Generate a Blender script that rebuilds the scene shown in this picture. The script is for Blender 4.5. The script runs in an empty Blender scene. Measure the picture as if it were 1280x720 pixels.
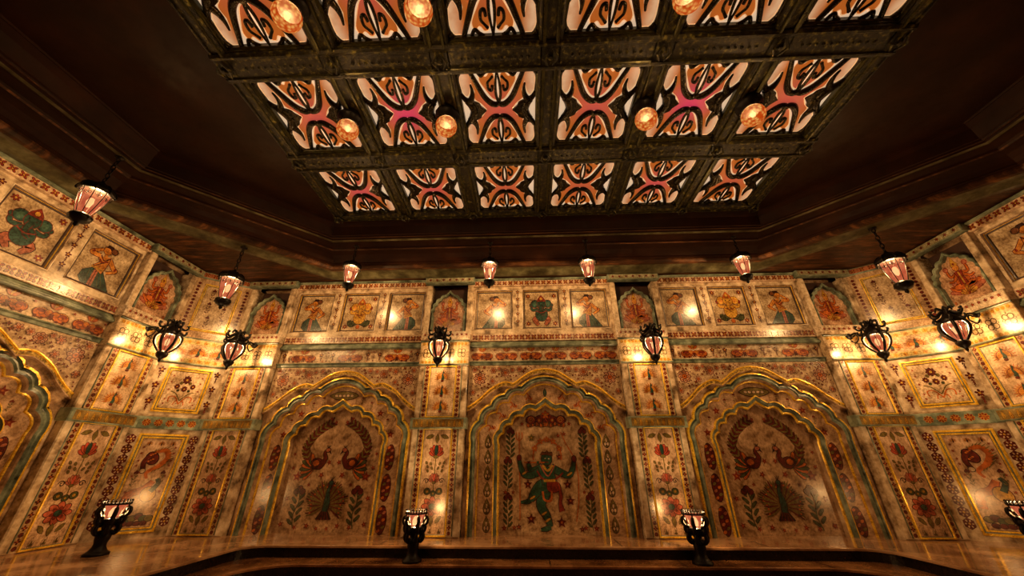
import bpy, math, random
from mathutils import Vector, Matrix
from mathutils.geometry import tessellate_polygon
random.seed(7)
PI = math.pi
H = 1.7                      # eye height above the lowest floor; all z below are given from the eye, H is added on placing
ZF = -1.3                    # marble ledge along the walls
scene = bpy.context.scene
col = scene.collection

# ------------------------------------------------------------------ camera, world, exposure
cd = bpy.data.cameras.new('camera'); cam = bpy.data.objects.new('camera', cd); col.objects.link(cam)
FPX, PITCH, YAW, ROLL = 446.14, 26.705, 2.262, 0.121
cd.sensor_fit = 'HORIZONTAL'; cd.sensor_width = 36.0; cd.lens = 36.0 * FPX / 1280.0
cd.clip_start = 0.05; cd.clip_end = 100
cam.location = (-0.45, 0, H)
cam.matrix_world = (Matrix.Translation((-0.45, 0, H)) @ Matrix.Rotation(math.radians(YAW), 4, 'Z')
                    @ Matrix.Rotation(math.radians(90 + PITCH), 4, 'X') @ Matrix.Rotation(math.radians(-ROLL), 4, 'Z'))
scene.camera = cam
w = bpy.data.worlds.new('world'); scene.world = w; w.use_nodes = True
w.node_tree.nodes['Background'].inputs[0].default_value = (1.0, 0.55, 0.25, 1)
w.node_tree.nodes['Background'].inputs[1].default_value = 0.008
vs = scene.view_settings
vs.view_transform = 'Standard'; vs.look = 'None'; vs.exposure = 0.1; vs.gamma = 1.0; vs.use_curve_mapping = False

P_PENDANT, P_SCONCE, P_TORCH, P_GLOBE = 500.0, 340.0, 160.0, 90.0
WARM = (1.0, 0.72, 0.38)

# ------------------------------------------------------------------ colours and materials
def lin(c):
    c = c / 255.0
    return c / 12.92 if c <= 0.04045 else ((c + 0.055) / 1.055) ** 2.4
def rgb(r, g, b): return (lin(r), lin(g), lin(b), 1.0)
CREAM = (226, 196, 166); DRED = (104, 36, 26); RED = (146, 54, 38); ORANGE = (204, 110, 46); YELL = (212, 164, 66)
GREEN = (80, 88, 54); TEAL = (46, 80, 72); PINK = (188, 112, 88); OLIVE = (124, 108, 58); INK = (58, 28, 22)
BROWN = (120, 74, 46); SKIN = (222, 150, 66); PATINA = (122, 132, 110); DPAT = (84, 96, 82); GREYC = (196, 178, 152)
GOLDP = (206, 154, 50); WHITE = (236, 216, 190)

def nodes(name):
    m = bpy.data.materials.new(name); m.use_nodes = True
    nt = m.node_tree; b = nt.nodes['Principled BSDF']
    return m, nt, b
def N(nt, t, **k):
    n = nt.nodes.new(t)
    for a, v in k.items(): setattr(n, a, v)
    return n
def ramp(nt, fac, stops):
    r = N(nt, 'ShaderNodeValToRGB'); e = r.color_ramp.elements
    while len(e) < len(stops): e.new(0.5)
    for i, (p, c) in enumerate(stops): e[i].position = p; e[i].color = c
    nt.links.new(fac, r.inputs[0]); return r.outputs[0]
def noise(nt, scale, detail=6, rough=0.6, stretch=None):
    tc = N(nt, 'ShaderNodeTexCoord'); mp = N(nt, 'ShaderNodeMapping'); nz = N(nt, 'ShaderNodeTexNoise')
    nt.links.new(tc.outputs['Object'], mp.inputs[0]); nt.links.new(mp.outputs[0], nz.inputs['Vector'])
    if stretch: mp.inputs['Scale'].default_value = stretch
    nz.inputs['Scale'].default_value = scale; nz.inputs['Detail'].default_value = detail; nz.inputs['Roughness'].default_value = rough
    return nz.outputs['Fac']
def bump(nt, b, fac, strength, dist=0.01):
    bp = N(nt, 'ShaderNodeBump'); bp.inputs['Strength'].default_value = strength; bp.inputs['Distance'].default_value = dist
    nt.links.new(fac, bp.inputs['Height']); nt.links.new(bp.outputs[0], b.inputs['Normal'])
def mat(name, stops, scale=3.0, rough=0.4, metal=0.0, bmp=0.3, bd=0.004, stretch=None, rvar=0.15, detail=8, spec=0.5):
    m, nt, b = nodes(name)
    f = noise(nt, scale, detail, 0.62, stretch)
    nt.links.new(ramp(nt, f, stops), b.inputs['Base Color'])
    f2 = noise(nt, scale * 4.3, 6, 0.7, stretch)
    rr = N(nt, 'ShaderNodeMapRange'); nt.links.new(f2, rr.inputs[0])
    rr.inputs[1].default_value = 0.3; rr.inputs[2].default_value = 0.7
    rr.inputs[3].default_value = max(0.02, rough - rvar); rr.inputs[4].default_value = rough + rvar
    nt.links.new(rr.outputs[0], b.inputs['Roughness'])
    b.inputs['Metallic'].default_value = metal; b.inputs['Specular IOR Level'].default_value = spec
    if bmp: bump(nt, b, f2, bmp, bd)
    return m
def paintmat(name, rough=0.2):
    m, nt, b = nodes(name)
    at = N(nt, 'ShaderNodeAttribute'); at.attribute_name = 'Col'
    f = noise(nt, 3.2, 9, 0.68); g = noise(nt, 26, 5, 0.7)
    r1 = ramp(nt, f, [(0.35, (0.28, 0.21, 0.15, 1)), (0.47, (0.66, 0.61, 0.54, 1)), (0.58, (0.98, 0.97, 0.95, 1)), (0.70, (1.22, 1.2, 1.16, 1))])
    mx = N(nt, 'ShaderNodeMix', data_type='RGBA', blend_type='MULTIPLY'); mx.inputs[0].default_value = 1.0
    nt.links.new(at.outputs['Color'], mx.inputs[6]); nt.links.new(r1, mx.inputs[7])
    r2 = ramp(nt, g, [(0.36, (0.45, 0.38, 0.32, 1)), (0.56, (1, 1, 1, 1))])
    m2 = N(nt, 'ShaderNodeMix', data_type='RGBA', blend_type='MULTIPLY'); m2.inputs[0].default_value = 0.8
    nt.links.new(mx.outputs[2], m2.inputs[6]); nt.links.new(r2, m2.inputs[7])
    nt.links.new(m2.outputs[2], b.inputs['Base Color'])
    rr = N(nt, 'ShaderNodeMapRange'); nt.links.new(f, rr.inputs[0]); rr.inputs[3].default_value = rough - .06; rr.inputs[4].default_value = rough + .16; b.inputs['Specular IOR Level'].default_value = 0.75
    nt.links.new(rr.outputs[0], b.inputs['Roughness'])
    bump(nt, b, g, 0.12, 0.002)
    return m
M = {}
M['paint'] = paintmat('painted_plaster')
M['marble'] = mat('veined_marble', [(0.36, rgb(92, 72, 50)), (0.45, rgb(160, 136, 108)), (0.55, rgb(204, 182, 152)), (0.68, rgb(240, 224, 200))], 3.2, 0.27, bmp=0.25)
M['rosemarble'] = mat('rose_marble', [(0.36, rgb(76, 54, 38)), (0.46, rgb(136, 106, 78)), (0.56, rgb(180, 148, 116)), (0.70, rgb(222, 196, 164))], 3.0, 0.25, bmp=0.25)
M['patina'] = mat('green_stone', [(0.34, rgb(44, 48, 38)), (0.5, rgb(98, 108, 90)), (0.68, rgb(156, 166, 144))], 4.0, 0.35, bmp=0.25)
M['gold'] = mat('worn_gilding', [(0.34, rgb(160, 116, 30)), (0.48, rgb(236, 186, 52)), (0.7, rgb(252, 220, 96))], 9.0, 0.3, metal=0.35, bmp=0.2, bd=0.003)
M['goldrelief'] = mat('gilded_relief', [(0.40, rgb(96, 76, 30)), (0.50, rgb(168, 136, 56)), (0.62, rgb(214, 184, 92))], 24.0, 0.45, metal=0.35, bmp=0.9, bd=0.010)
M['brown'] = mat('brown_ceiling_plaster', [(0.3, rgb(30, 12, 4)), (0.5, rgb(38, 17, 6)), (0.75, rgb(54, 27, 12))], 1.5, 0.5, spec=0.12, bmp=0.15)
M['soffit'] = mat('streaked_brown_soffit', [(0.36, rgb(40, 23, 13)), (0.52, rgb(64, 38, 21)), (0.68, rgb(116, 74, 42))], 3.0, 0.5, spec=0.2, bmp=0.3, stretch=(0.6, 3.5, 1))
M['bronze'] = mat('mottled_bronze', [(0.40, rgb(18, 15, 6)), (0.54, rgb(40, 35, 13)), (0.72, rgb(128, 120, 50))], 14.0, 0.36, spec=0.3, metal=0.3, bmp=1.0, bd=0.008)
M['bronzeline'] = mat('olive_bronze', [(0.35, rgb(26, 24, 10)), (0.6, rgb(66, 62, 28))], 5.0, 0.32, metal=0.5, spec=0.3, bmp=0.4)
M['iron'] = mat('dark_wrought_iron', [(0.35, rgb(9, 6, 5)), (0.7, rgb(24, 15, 11))], 8.0, 0.42, metal=0.2, spec=0.25, bmp=0.5, bd=0.003)
M['riser'] = mat('black_stone', [(0.4, rgb(10, 6, 4)), (0.7, rgb(26, 16, 10))], 3.0, 0.3, bmp=0.1)
M['ledge'] = mat('polished_ledge_marble', [(0.32, rgb(120, 82, 54)), (0.48, rgb(164, 124, 90)), (0.62, rgb(196, 156, 120))], 1.8, 0.13, bmp=0.05, rvar=0.05)
M['tread'] = mat('brown_floor_marble', [(0.32, rgb(70, 40, 22)), (0.48, rgb(122, 80, 48)), (0.62, rgb(160, 112, 72))], 1.6, 0.24, bmp=0.1, rvar=0.06)
M['ringpatina'] = mat('dim_green_moulding', [(0.34, rgb(40, 36, 22)), (0.5, rgb(74, 70, 46)), (0.68, rgb(112, 110, 82))], 3.0, 0.4, spec=0.25, bmp=0.15)
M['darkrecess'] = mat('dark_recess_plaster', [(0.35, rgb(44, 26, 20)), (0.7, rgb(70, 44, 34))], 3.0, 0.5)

def glassmat(name, c1, c2, strength, scale=9.0, transp=0.45, voronoi=False):
    m, nt, b = nodes(name); nt.nodes.remove(b); out = nt.nodes['Material Output']
    em = N(nt, 'ShaderNodeEmission'); tr = N(nt, 'ShaderNodeBsdfTransparent'); mx = N(nt, 'ShaderNodeMixShader')
    tc = N(nt, 'ShaderNodeTexCoord')
    if voronoi:
        v = N(nt, 'ShaderNodeTexVoronoi'); v.inputs['Scale'].default_value = scale; nt.links.new(tc.outputs['Object'], v.inputs['Vector'])
        f = v.outputs['Distance']
    else: f = noise(nt, scale, 4, 0.6)
    nt.links.new(ramp(nt, f, [(0.25, c2), (0.62, c1)] if not voronoi else [(0.0, c1), (0.6, c2)]), em.inputs[0])
    em.inputs[1].default_value = strength
    tr.inputs[0].default_value = (1, 0.86, 0.7, 1)
    mx.inputs[0].default_value = 1 - transp
    nt.links.new(tr.outputs[0], mx.inputs[1]); nt.links.new(em.outputs[0], mx.inputs[2]); nt.links.new(mx.outputs[0], out.inputs[0])
    return m
M['lampglass'] = glassmat('rosy_lamp_glass', rgb(244, 132, 88), rgb(196, 54, 36), 0.62, 9.0, 0.25)
M['amberglass'] = glassmat('amber_cut_glass', rgb(255, 196, 100), rgb(190, 66, 12), 0.95, 20.0, 0.35, True)
def emit(name, c, s):
    m, nt, b = nodes(name); b.inputs['Base Color'].default_value = c
    b.inputs['Emission Color'].default_value = c; b.inputs['Emission Strength'].default_value = s; b.inputs['Roughness'].default_value = 0.3
    return m
M['bulb'] = glassmat('glowing_bulb', (1.0, 0.66, 0.34, 1), (1.0, 0.66, 0.34, 1), 7.0, 1.0, 0.7)
M['paleglass'] = emit('lit_cream_glass', rgb(242, 208, 170), 0.62)
M['lineglass'] = emit('lit_outline_glass', rgb(250, 200, 140), 0.55)
def xglass():
    m, nt, b = nodes('lit_orange_glass'); b.inputs['Base Color'].default_value = rgb(150, 70, 20)
    tc = N(nt, 'ShaderNodeTexCoord'); oi = N(nt, 'ShaderNodeObjectInfo')
    vm = N(nt, 'ShaderNodeVectorMath', operation='LENGTH'); nt.links.new(tc.outputs['Object'], vm.inputs[0])
    mr = N(nt, 'ShaderNodeMapRange'); nt.links.new(vm.outputs['Value'], mr.inputs[0])
    mr.inputs[1].default_value = 0.12; mr.inputs[2].default_value = 0.55; mr.inputs[3].default_value = 1; mr.inputs[4].default_value = 0
    mu = N(nt, 'ShaderNodeMath', operation='MULTIPLY'); nt.links.new(mr.outputs[0], mu.inputs[0]); 
    sp = N(nt, 'ShaderNodeSeparateColor'); nt.links.new(oi.outputs['Color'], sp.inputs[0]); nt.links.new(sp.outputs[0], mu.inputs[1])
    mx = N(nt, 'ShaderNodeMix', data_type='RGBA'); nt.links.new(mu.outputs[0], mx.inputs[0])
    mx.inputs[6].default_value = rgb(196, 102, 34); mx.inputs[7].default_value = rgb(226, 50, 104)
    sx = N(nt, 'ShaderNodeSeparateXYZ'); nt.links.new(tc.outputs['Object'], sx.inputs[0])
    ab = N(nt, 'ShaderNodeMath', operation='ABSOLUTE'); nt.links.new(sx.outputs[0], ab.inputs[0])
    m2 = N(nt, 'ShaderNodeMapRange'); nt.links.new(ab.outputs[0], m2.inputs[0]); m2.inputs[1].default_value = 0.40; m2.inputs[2].default_value = 0.56
    f = noise(nt, 6, 5, 0.7); ad = N(nt, 'ShaderNodeMath', operation='MULTIPLY'); nt.links.new(m2.outputs[0], ad.inputs[0]); nt.links.new(ramp(nt, f, [(0.3, (0.55, 0.55, 0.55, 1)), (0.6, (1, 1, 1, 1))]), ad.inputs[1])
    x2 = N(nt, 'ShaderNodeMix', data_type='RGBA'); nt.links.new(ad.outputs[0], x2.inputs[0]); nt.links.new(mx.outputs[2], x2.inputs[6]); x2.inputs[7].default_value = rgb(250, 198, 146)
    nt.links.new(x2.outputs[2], b.inputs['Emission Color']); b.inputs['Emission Strength'].default_value = 0.58
    return m
M['xglass'] = xglass()
def lobeglass():
    m, nt, b = nodes('lit_peach_glass'); f = noise(nt, 5, 5, 0.7)
    c = ramp(nt, f, [(0.35, rgb(196, 104, 62)), (0.6, rgb(240, 190, 150))]); nt.links.new(c, b.inputs['Emission Color'])
    b.inputs['Base Color'].default_value = rgb(190, 120, 90); b.inputs['Emission Strength'].default_value = 0.55
    return m
M['lobeglass'] = lobeglass()

# ------------------------------------------------------------------ object helpers
def empty(name, label, cat, loc, rz=0.0, group=None):
    o = bpy.data.objects.new(name, None); col.objects.link(o); o.empty_display_size = 0.1
    o.location = (loc[0], loc[1], loc[2] + H); o.rotation_euler = (0, 0, rz)
    o['label'] = label; o['category'] = cat
    if group: o['group'] = group
    return o
def copy_tree(o, parent=None):
    c = o.copy(); col.objects.link(c)
    if parent is not None: c.parent = parent
    for ch in [x for x in bpy.data.objects if x.parent == o]: copy_tree(ch, c)
    return c
def place(root, label, loc, rz=0.0, group=None):
    r = copy_tree(root); r.location = (loc[0], loc[1], loc[2] + H); r.rotation_euler = (0, 0, rz); r['label'] = label
    if group: r['group'] = group
    return r
KEYS = ['paint']
class MB:
    def __init__(s): s.v = []; s.f = []; s.m = []; s.c = []; s.ms = []
    def mi(s, k):
        if k not in s.ms: s.ms.append(k)
        return s.ms.index(k)
    def add(s, vs, fs, k, c=(0.5, 0.5, 0.5, 1)):
        o = len(s.v); s.v += [tuple(p) for p in vs]; i = s.mi(k)
        for f in fs: s.f.append([o + j for j in f]); s.m.append(i); s.c.append(c)
    def box(s, a, b, k):
        x0, y0, z0 = a; x1, y1, z1 = b
        s.add([(x0,y0,z0),(x1,y0,z0),(x1,y1,z0),(x0,y1,z0),(x0,y0,z1),(x1,y0,z1),(x1,y1,z1),(x0,y1,z1)],
              [(0,3,2,1),(4,5,6,7),(0,1,5,4),(1,2,6,5),(2,3,7,6),(3,0,4,7)], k)
    def bbox(s, a, b, k, r=0.012):          # box with its front (-y) edges chamfered
        x0, y0, z0 = a; x1, y1, z1 = b
        s.add([(x0,y0+r,z0),(x1,y0+r,z0),(x1,y1,z0),(x0,y1,z0),(x0,y0+r,z1),(x1,y0+r,z1),(x1,y1,z1),(x0,y1,z1),
               (x0+r,y0,z0+r),(x1-r,y0,z0+r),(x1-r,y0,z1-r),(x0+r,y0,z1-r)],
              [(0,3,2,1),(4,5,6,7),(1,2,6,5),(2,3,7,6),(3,0,4,7),(8,9,10,11),(0,1,9,8),(1,5,10,9),(5,4,11,10),(4,0,8,11)], k)
    def slab(s, loops, y0, y1, k, side=None, c=(0.5,0.5,0.5,1), plane='xz'):
        """front face at y0 (towards the room), sides back to y1; loops = outer [+ holes] in (x,z)"""
        def P(p, y): return (p[0], y, p[1]) if plane == 'xz' else (p[0], p[1], y)
        tris = tessellate_polygon([[Vector((p[0], p[1], 0)) for p in l] for l in loops])
        flat = [p for l in loops for p in l]
        s.add([P(p, y0) for p in flat], tris, k, c)
        if side is not None:
            for l in loops:
                n = len(l); s.add([P(p, y0) for p in l] + [P(p, y1) for p in l], [(i, (i+1) % n, n + (i+1) % n, n + i) for i in range(n)], side, c)
    def lathe(s, prof, k, n=16, loc=(0,0,0), rot=0.0, ripple=0.0, m=8):
        vs = []; fs = []
        for r, z in prof:
            for i in range(n):
                a = rot + 2*PI*i/n; q = r * (1 + ripple*math.cos(m*a)); vs.append((loc[0]+q*math.cos(a), loc[1]+q*math.sin(a), loc[2]+z))
        for j in range(len(prof)-1):
            for i in range(n): fs.append((j*n+i, j*n+(i+1) % n, (j+1)*n+(i+1) % n, (j+1)*n+i))
        s.add(vs, fs, k)
    def tube(s, pts, r, k, n=6, closed=False):
        pts = [Vector(p) for p in pts]; L = len(pts); vs = []; fs = []
        rs = r if isinstance(r, (list, tuple)) else [r]*L
        t0 = (pts[1]-pts[0]).normalized(); up = Vector((0,0,1)) if abs(t0.z) < 0.9 else Vector((1,0,0))
        nrm = t0.cross(up).normalized()
        for i in range(L):
            if closed: t = (pts[(i+1) % L]-pts[i-1]).normalized()
            else: t = (pts[min(i+1, L-1)]-pts[max(i-1, 0)]).normalized()
            nrm = (nrm - t*nrm.dot(t)).normalized(); b = t.cross(nrm)
            for j in range(n):
                a = 2*PI*j/n; vs.append(tuple(pts[i] + (nrm*math.cos(a)+b*math.sin(a))*rs[i]))
        for i in range(L if closed else L-1):
            i2 = (i+1) % L
            for j in range(n): fs.append((i*n+j, i*n+(j+1) % n, i2*n+(j+1) % n, i2*n+j))
        if not closed: fs.append(tuple(range(n))[::-1]); fs.append(tuple((L-1)*n+j for j in range(n)))
        s.add(vs, fs, k)
    def sweep(s, prof, path, ks, closed=False, plane='xz'):
        """prof: [(n, d)] n across the path (left of travel), d depth coordinate; ks material per profile segment"""
        L = len(path); offs = []
        for i in range(L):
            if closed or 0 < i < L-1:
                a = Vector(path[i]) - Vector(path[i-1]); b = Vector(path[(i+1) % L]) - Vector(path[i])
            elif i == 0: a = b = Vector(path[1]) - Vector(path[0])
            else: a = b = Vector(path[i]) - Vector(path[i-1])
            a = a.normalized(); b = b.normalized(); na = Vector((-a.y, a.x)); nb = Vector((-b.y, b.x))
            q = (na+nb); q = q.normalized() if q.length > 1e-6 else na
            offs.append(q / max(0.45, q.dot(na)))
        m = len(prof)
        for j in range(m-1):
            vs = []
            for i in range(L):
                for n_, d in (prof[j], prof[j+1]):
                    p = Vector(path[i]) + offs[i]*n_
                    vs.append((p.x, d, p.y) if plane == 'xz' else (p.x, p.y, d))
            fs = [(2*i, 2*i+1, 2*((i+1) % L)+1, 2*((i+1) % L)) for i in range(L if closed else L-1)]
            s.add(vs, fs, ks if isinstance(ks, str) else ks[j])
    def build(s, name, parent=None, zo=0.0, smooth=False, label=None):
        me = bpy.data.meshes.new(name)
        me.from_pydata([(x, y, z - zo) for x, y, z in s.v], [], s.f)
        for k in s.ms: me.materials.append(M[k])
        me.polygons.foreach_set('material_index', s.m)
        if 'paint' in s.ms:
            at = me.color_attributes.new('Col', 'FLOAT_COLOR', 'CORNER'); dat = []
            for f, c in zip(s.f, s.c): dat += list(c) * len(f)
            at.data.foreach_set('color', dat)
        if smooth: me.polygons.foreach_set('use_smooth', [True]*len(s.f))
        me.update()
        o = bpy.data.objects.new(name, me); col.objects.link(o)
        if parent is not None: o.parent = parent
        if label: o['label'] = label
        return o

class Art:
    """flat painting on a wall plane: polygons stacked by hair-thin steps towards the room"""
    def __init__(s, mb, y): s.mb = mb; s.y = y; s.n = 0; s.T = (0, 0, 1, 1, 0)
    def at(s, cx, cy, sx=1.0, sy=None, rot=0.0): s.T = (cx, cy, sx, sx if sy is None else sy, rot); return s
    def tp(s, p):
        cx, cy, sx, sy, r = s.T; x, z = p[0]*sx, p[1]*sy; c, d = math.cos(r), math.sin(r)
        return (cx + x*c - z*d, cy + x*d + z*c)
    def raw(s, q, c):
        s.n += 1; y = s.y - s.n*4e-5; c = rgb(*c)
        if len(q) <= 3: fs = [tuple(range(len(q)))]
        else: fs = tessellate_polygon([[Vector((p[0], p[1], 0)) for p in q]])
        s.mb.add([(p[0], y, p[1]) for p in q], fs, 'paint', c)
    def poly(s, pts, c, ol=None, w=0.0):
        q = [s.tp(p) for p in pts]
        if ol: s.line(pts + [pts[0]], w, ol)
        s.raw(q, c)
    def rect(s, x0, z0, x1, z1, c): s.poly([(x0,z0),(x1,z0),(x1,z1),(x0,z1)], c)
    def ell(s, x, z, a, b, c, ol=None, w=0.0, rot=0.0, n=14):
        ca, sa = math.cos(rot), math.sin(rot)
        def E(a, b): return [(x+a*math.cos(t)*ca-b*math.sin(t)*sa, z+a*math.cos(t)*sa+b*math.sin(t)*ca) for t in [2*PI*i/n for i in range(n)]]
        if ol: s.raw([s.tp(p) for p in E(a+w, b+w)], ol)
        s.raw([s.tp(p) for p in E(a, b)], c)
    def line(s, pts, w, c):
        """w: width or list of widths (before scale)"""
        k = 0.5*(abs(s.T[2])+abs(s.T[3])); q = [Vector(s.tp(p)) for p in pts]; n = len(q)
        ws = [x*k*0.5 for x in (w if isinstance(w, (list, tuple)) else [w]*n)]
        s.n += 1; y = s.y - s.n*4e-5; vs = []
        for i in range(n):
            t = q[min(i+1, n-1)] - q[max(i-1, 0)]
            t = t.normalized() if t.length > 1e-9 else Vector((1, 0)); m = Vector((-t.y, t.x))*ws[i]
            vs += [(q[i].x+m.x, y, q[i].y+m.y), (q[i].x-m.x, y, q[i].y-m.y)]
        s.mb.add(vs, [(2*i, 2*i+1, 2*i+3, 2*i+2) for i in range(n-1)], 'paint', rgb(*c))
    def limb(s, pts, ws, c, ol=INK, o=0.028):
        pts = smooth(pts, 4); ws = resample(ws, len(pts))
        s.line(pts, [a+2*o for a in ws], ol); s.line(pts, ws, c)
def smooth(pts, k=5):
    """Catmull-Rom"""
    out = []; n = len(pts)
    for i in range(n-1):
        p0 = pts[max(i-1, 0)]; p1 = pts[i]; p2 = pts[i+1]; p3 = pts[min(i+2, n-1)]
        for j in range(k):
            t = j/k; out.append(tuple(0.5*((2*p1[d]) + (-p0[d]+p2[d])*t + (2*p0[d]-5*p1[d]+4*p2[d]-p3[d])*t*t + (-p0[d]+3*p1[d]-3*p2[d]+p3[d])*t**3) for d in range(len(p1))))
    out.append(tuple(pts[-1])); return out
def resample(ws, n):
    m = len(ws); return [ws[min(int(i*(m-1)/(n-1)), m-2)]*(1-((i*(m-1)/(n-1)) - min(int(i*(m-1)/(n-1)), m-2))) + ws[min(int(i*(m-1)/(n-1)), m-2)+1]*((i*(m-1)/(n-1)) - min(int(i*(m-1)/(n-1)), m-2)) for i in range(n)]
def spiral(cx, cz, r0, r1, a0, turns, n=14):
    return [(cx + (r0+(r1-r0)*i/n)*math.cos(a0+turns*2*PI*i/n), cz + (r0+(r1-r0)*i/n)*math.sin(a0+turns*2*PI*i/n)) for i in range(n+1)]
def mirror(pts): return [(-x, z) for x, z in pts]

# ------------------------------------------------------------------ painted motifs (unit size about 1, set A.at(...) first)
def flower(A, n=6, c1=RED, c2=YELL, ol=DRED, r=0.42):
    for i in range(n):
        a = 2*PI*i/n + PI/2; A.ell(0.56*math.cos(a), 0.56*math.sin(a), r, r*0.62, c1, ol, 0.09, a, 10)
    A.ell(0, 0, 0.26, 0.26, c2, ol, 0.07, n=10)
def outlineflower(A, n=8):
    for i in range(n):
        a = 2*PI*i/n; A.ell(0.68*math.cos(a), 0.68*math.sin(a), 0.3, 0.24, (214, 168, 138), DRED, 0.13, a, 10); A.ell(0.7*math.cos(a), 0.7*math.sin(a), 0.13, 0.1, RED, n=6)
    A.ell(0, 0, 0.36, 0.36, ORANGE, DRED, 0.1, n=10); A.ell(0, 0, 0.14, 0.14, DRED, n=7)
def xflower(A, c1=RED, c2=YELL):
    for i in range(4):
        a = PI/4+i*PI/2; A.ell(0.55*math.cos(a), 0.55*math.sin(a), 0.46, 0.23, c1, INK, 0.1, a, 8)
    for i in range(4):
        a = i*PI/2; A.ell(0.55*math.cos(a), 0.55*math.sin(a), 0.16, 0.16, c2, n=6)
    A.ell(0, 0, 0.18, 0.18, c2, INK, 0.06, n=8)
def star(A, c=RED, c2=YELL, n=5):
    A.poly([((1 if i % 2 == 0 else 0.42)*math.cos(PI/2+PI*i/n), (1 if i % 2 == 0 else 0.42)*math.sin(PI/2+PI*i/n)) for i in range(2*n)], c)
    A.ell(0, 0, 0.2, 0.2, c2, n=6)
def leaf(A, c=GREEN, ol=INK, d=OLIVE):
    pts = [(0, -1), (0.34, -0.45), (0.42, 0.1), (0.26, 0.6), (0, 1), (-0.26, 0.6), (-0.42, 0.1), (-0.34, -0.45)]
    A.poly([(x*1.18, z*1.08) for x, z in pts], ol); A.poly(pts, c); A.line([(0, -0.8), (0, 0.8)], 0.08, d)
def teardrop(A, c=OLIVE, c2=CREAM, ol=INK):
    pts = smooth([(0, 1), (0.34, 0.35), (0.48, -0.25), (0.3, -0.75), (0, -0.9), (-0.3, -0.75), (-0.48, -0.25), (-0.34, 0.35), (0, 1)], 4)[:-1]
    A.poly([(x*1.14, z*1.1) for x, z in pts], ol); A.poly(pts, c)
    A.ell(0.2, -0.42, 0.16, 0.22, c2, ol, 0.05, n=8); A.ell(-0.2, -0.42, 0.16, 0.22, c2, ol, 0.05, n=8); A.ell(0, 0.1, 0.14, 0.3, c2, ol, 0.05, n=8)
    A.line([(0, -0.9), (0, -0.2)], 0.1, ol)
def lotus(A, c=PINK, ce=TEAL, ol=INK):
    for a, l in ((-1.25, 0.85), (1.25, 0.85), (-0.8, 0.95), (0.8, 0.95), (-0.38, 1.0), (0.38, 1.0)):
        x, z = math.sin(a), math.cos(a); A.ell(0.55*x*l, -0.35+0.62*z*l, 0.52*l, 0.22, c, ol, 0.05, PI/2-a, 12)
    A.ell(0, 0.18, 0.2, 0.52, ce, ol, 0.05, n=12)
    A.ell(0, -0.5, 0.3, 0.16, OLIVE, ol, 0.04, n=10)
def openlotus(A, c=PINK, ce=TEAL, ol=INK):
    for i in range(8):
        a = 2*PI*i/8; A.ell(0.56*math.cos(a), 0.56*math.sin(a), 0.42, 0.26, c, ol, 0.05, a, 12)
    for i in range(6):
        a = 2*PI*i/6+0.3; A.ell(0.3*math.cos(a), 0.3*math.sin(a), 0.26, 0.14, RED, ol, 0.03, a, 10)
    A.ell(0, 0, 0.26, 0.26, ce, ol, 0.05, n=10)
def fanpeacock(A, tail=ORANGE, body=TEAL):
    for i in range(27):
        a = -0.45 + (PI+0.9)*i/26; L = 1.0 if i % 2 else 0.82
        A.line([(0.1*math.cos(a), -0.15+0.1*math.sin(a)), (L*math.cos(a), -0.15+L*math.sin(a))], [0.05, 0.075], tail if i % 2 else YELL)
        A.ell(0.6*math.cos(a), -0.15+0.6*math.sin(a), 0.05, 0.05, RED, n=5)
    A.limb([(0.0, -0.5), (0.06, -0.15), (-0.02, 0.2), (0.06, 0.5)], [0.34, 0.3, 0.15, 0.1], body, INK, 0.02)
    A.ell(0.05, 0.55, 0.1, 0.09, body, INK, 0.02, n=8); A.line([(0.12, 0.55), (0.26, 0.5)], [0.06, 0.01], INK)
    for d in (-0.06, 0.03, 0.1): A.line([(0.04, 0.62), (0.04+d, 0.8)], 0.03, INK)
    A.ell(0, -0.62, 0.2, 0.16, DRED, n=8)
def curl(A, c=DRED, w=0.2):
    A.line(spiral(0.0, 0.35, 0.36, 0.06, -PI/2, 1.1), [w]*15, c); A.line(smooth([(0, 0), (0.22, -0.3), (0.1, -0.7), (-0.2, -0.8)], 4), [w]*13, c)
    A.ell(-0.25, -0.3, 0.14, 0.1, c, n=7); A.ell(0.3, -0.85, 0.12, 0.1, c, n=7)
def swirlornament(A, c=DRED):
    A.line([(0, -2.7), (0, 0)], 0.12, c); flower(A, 5, c, YELL, c, 0.3); cx, cy, sx, sy, r = A.T
    A.at(cx, cy-1.5*sy, sx*0.9, sy*0.9, r); curl(A, c); A.T = (cx, cy, sx, sy, r)
def quatre(A, c=BROWN):
    for i in range(4):
        a = i*PI/2+PI/4; A.line([(0.5*math.cos(a)+0.36*math.cos(t), 0.5*math.sin(a)+0.36*math.sin(t)) for t in [2*PI*j/12 for j in range(13)]], 0.13, c)
    A.ell(0, 0, 0.14, 0.14, c, n=8)
    for i in range(4):
        a = i*PI/2; A.ell(0.85*math.cos(a), 0.85*math.sin(a), 0.1, 0.1, c, n=6)
def hexrosette(A):
    A.poly([(math.cos(PI/6+i*PI/3), math.sin(PI/6+i*PI/3)) for i in range(6)], DRED)
    for i in range(6):
        a = i*PI/3; A.ell(0.55*math.cos(a), 0.55*math.sin(a), 0.2, 0.13, CREAM, n=7, rot=a)
    A.ell(0, 0, 0.2, 0.2, YELL, n=8)
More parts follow.
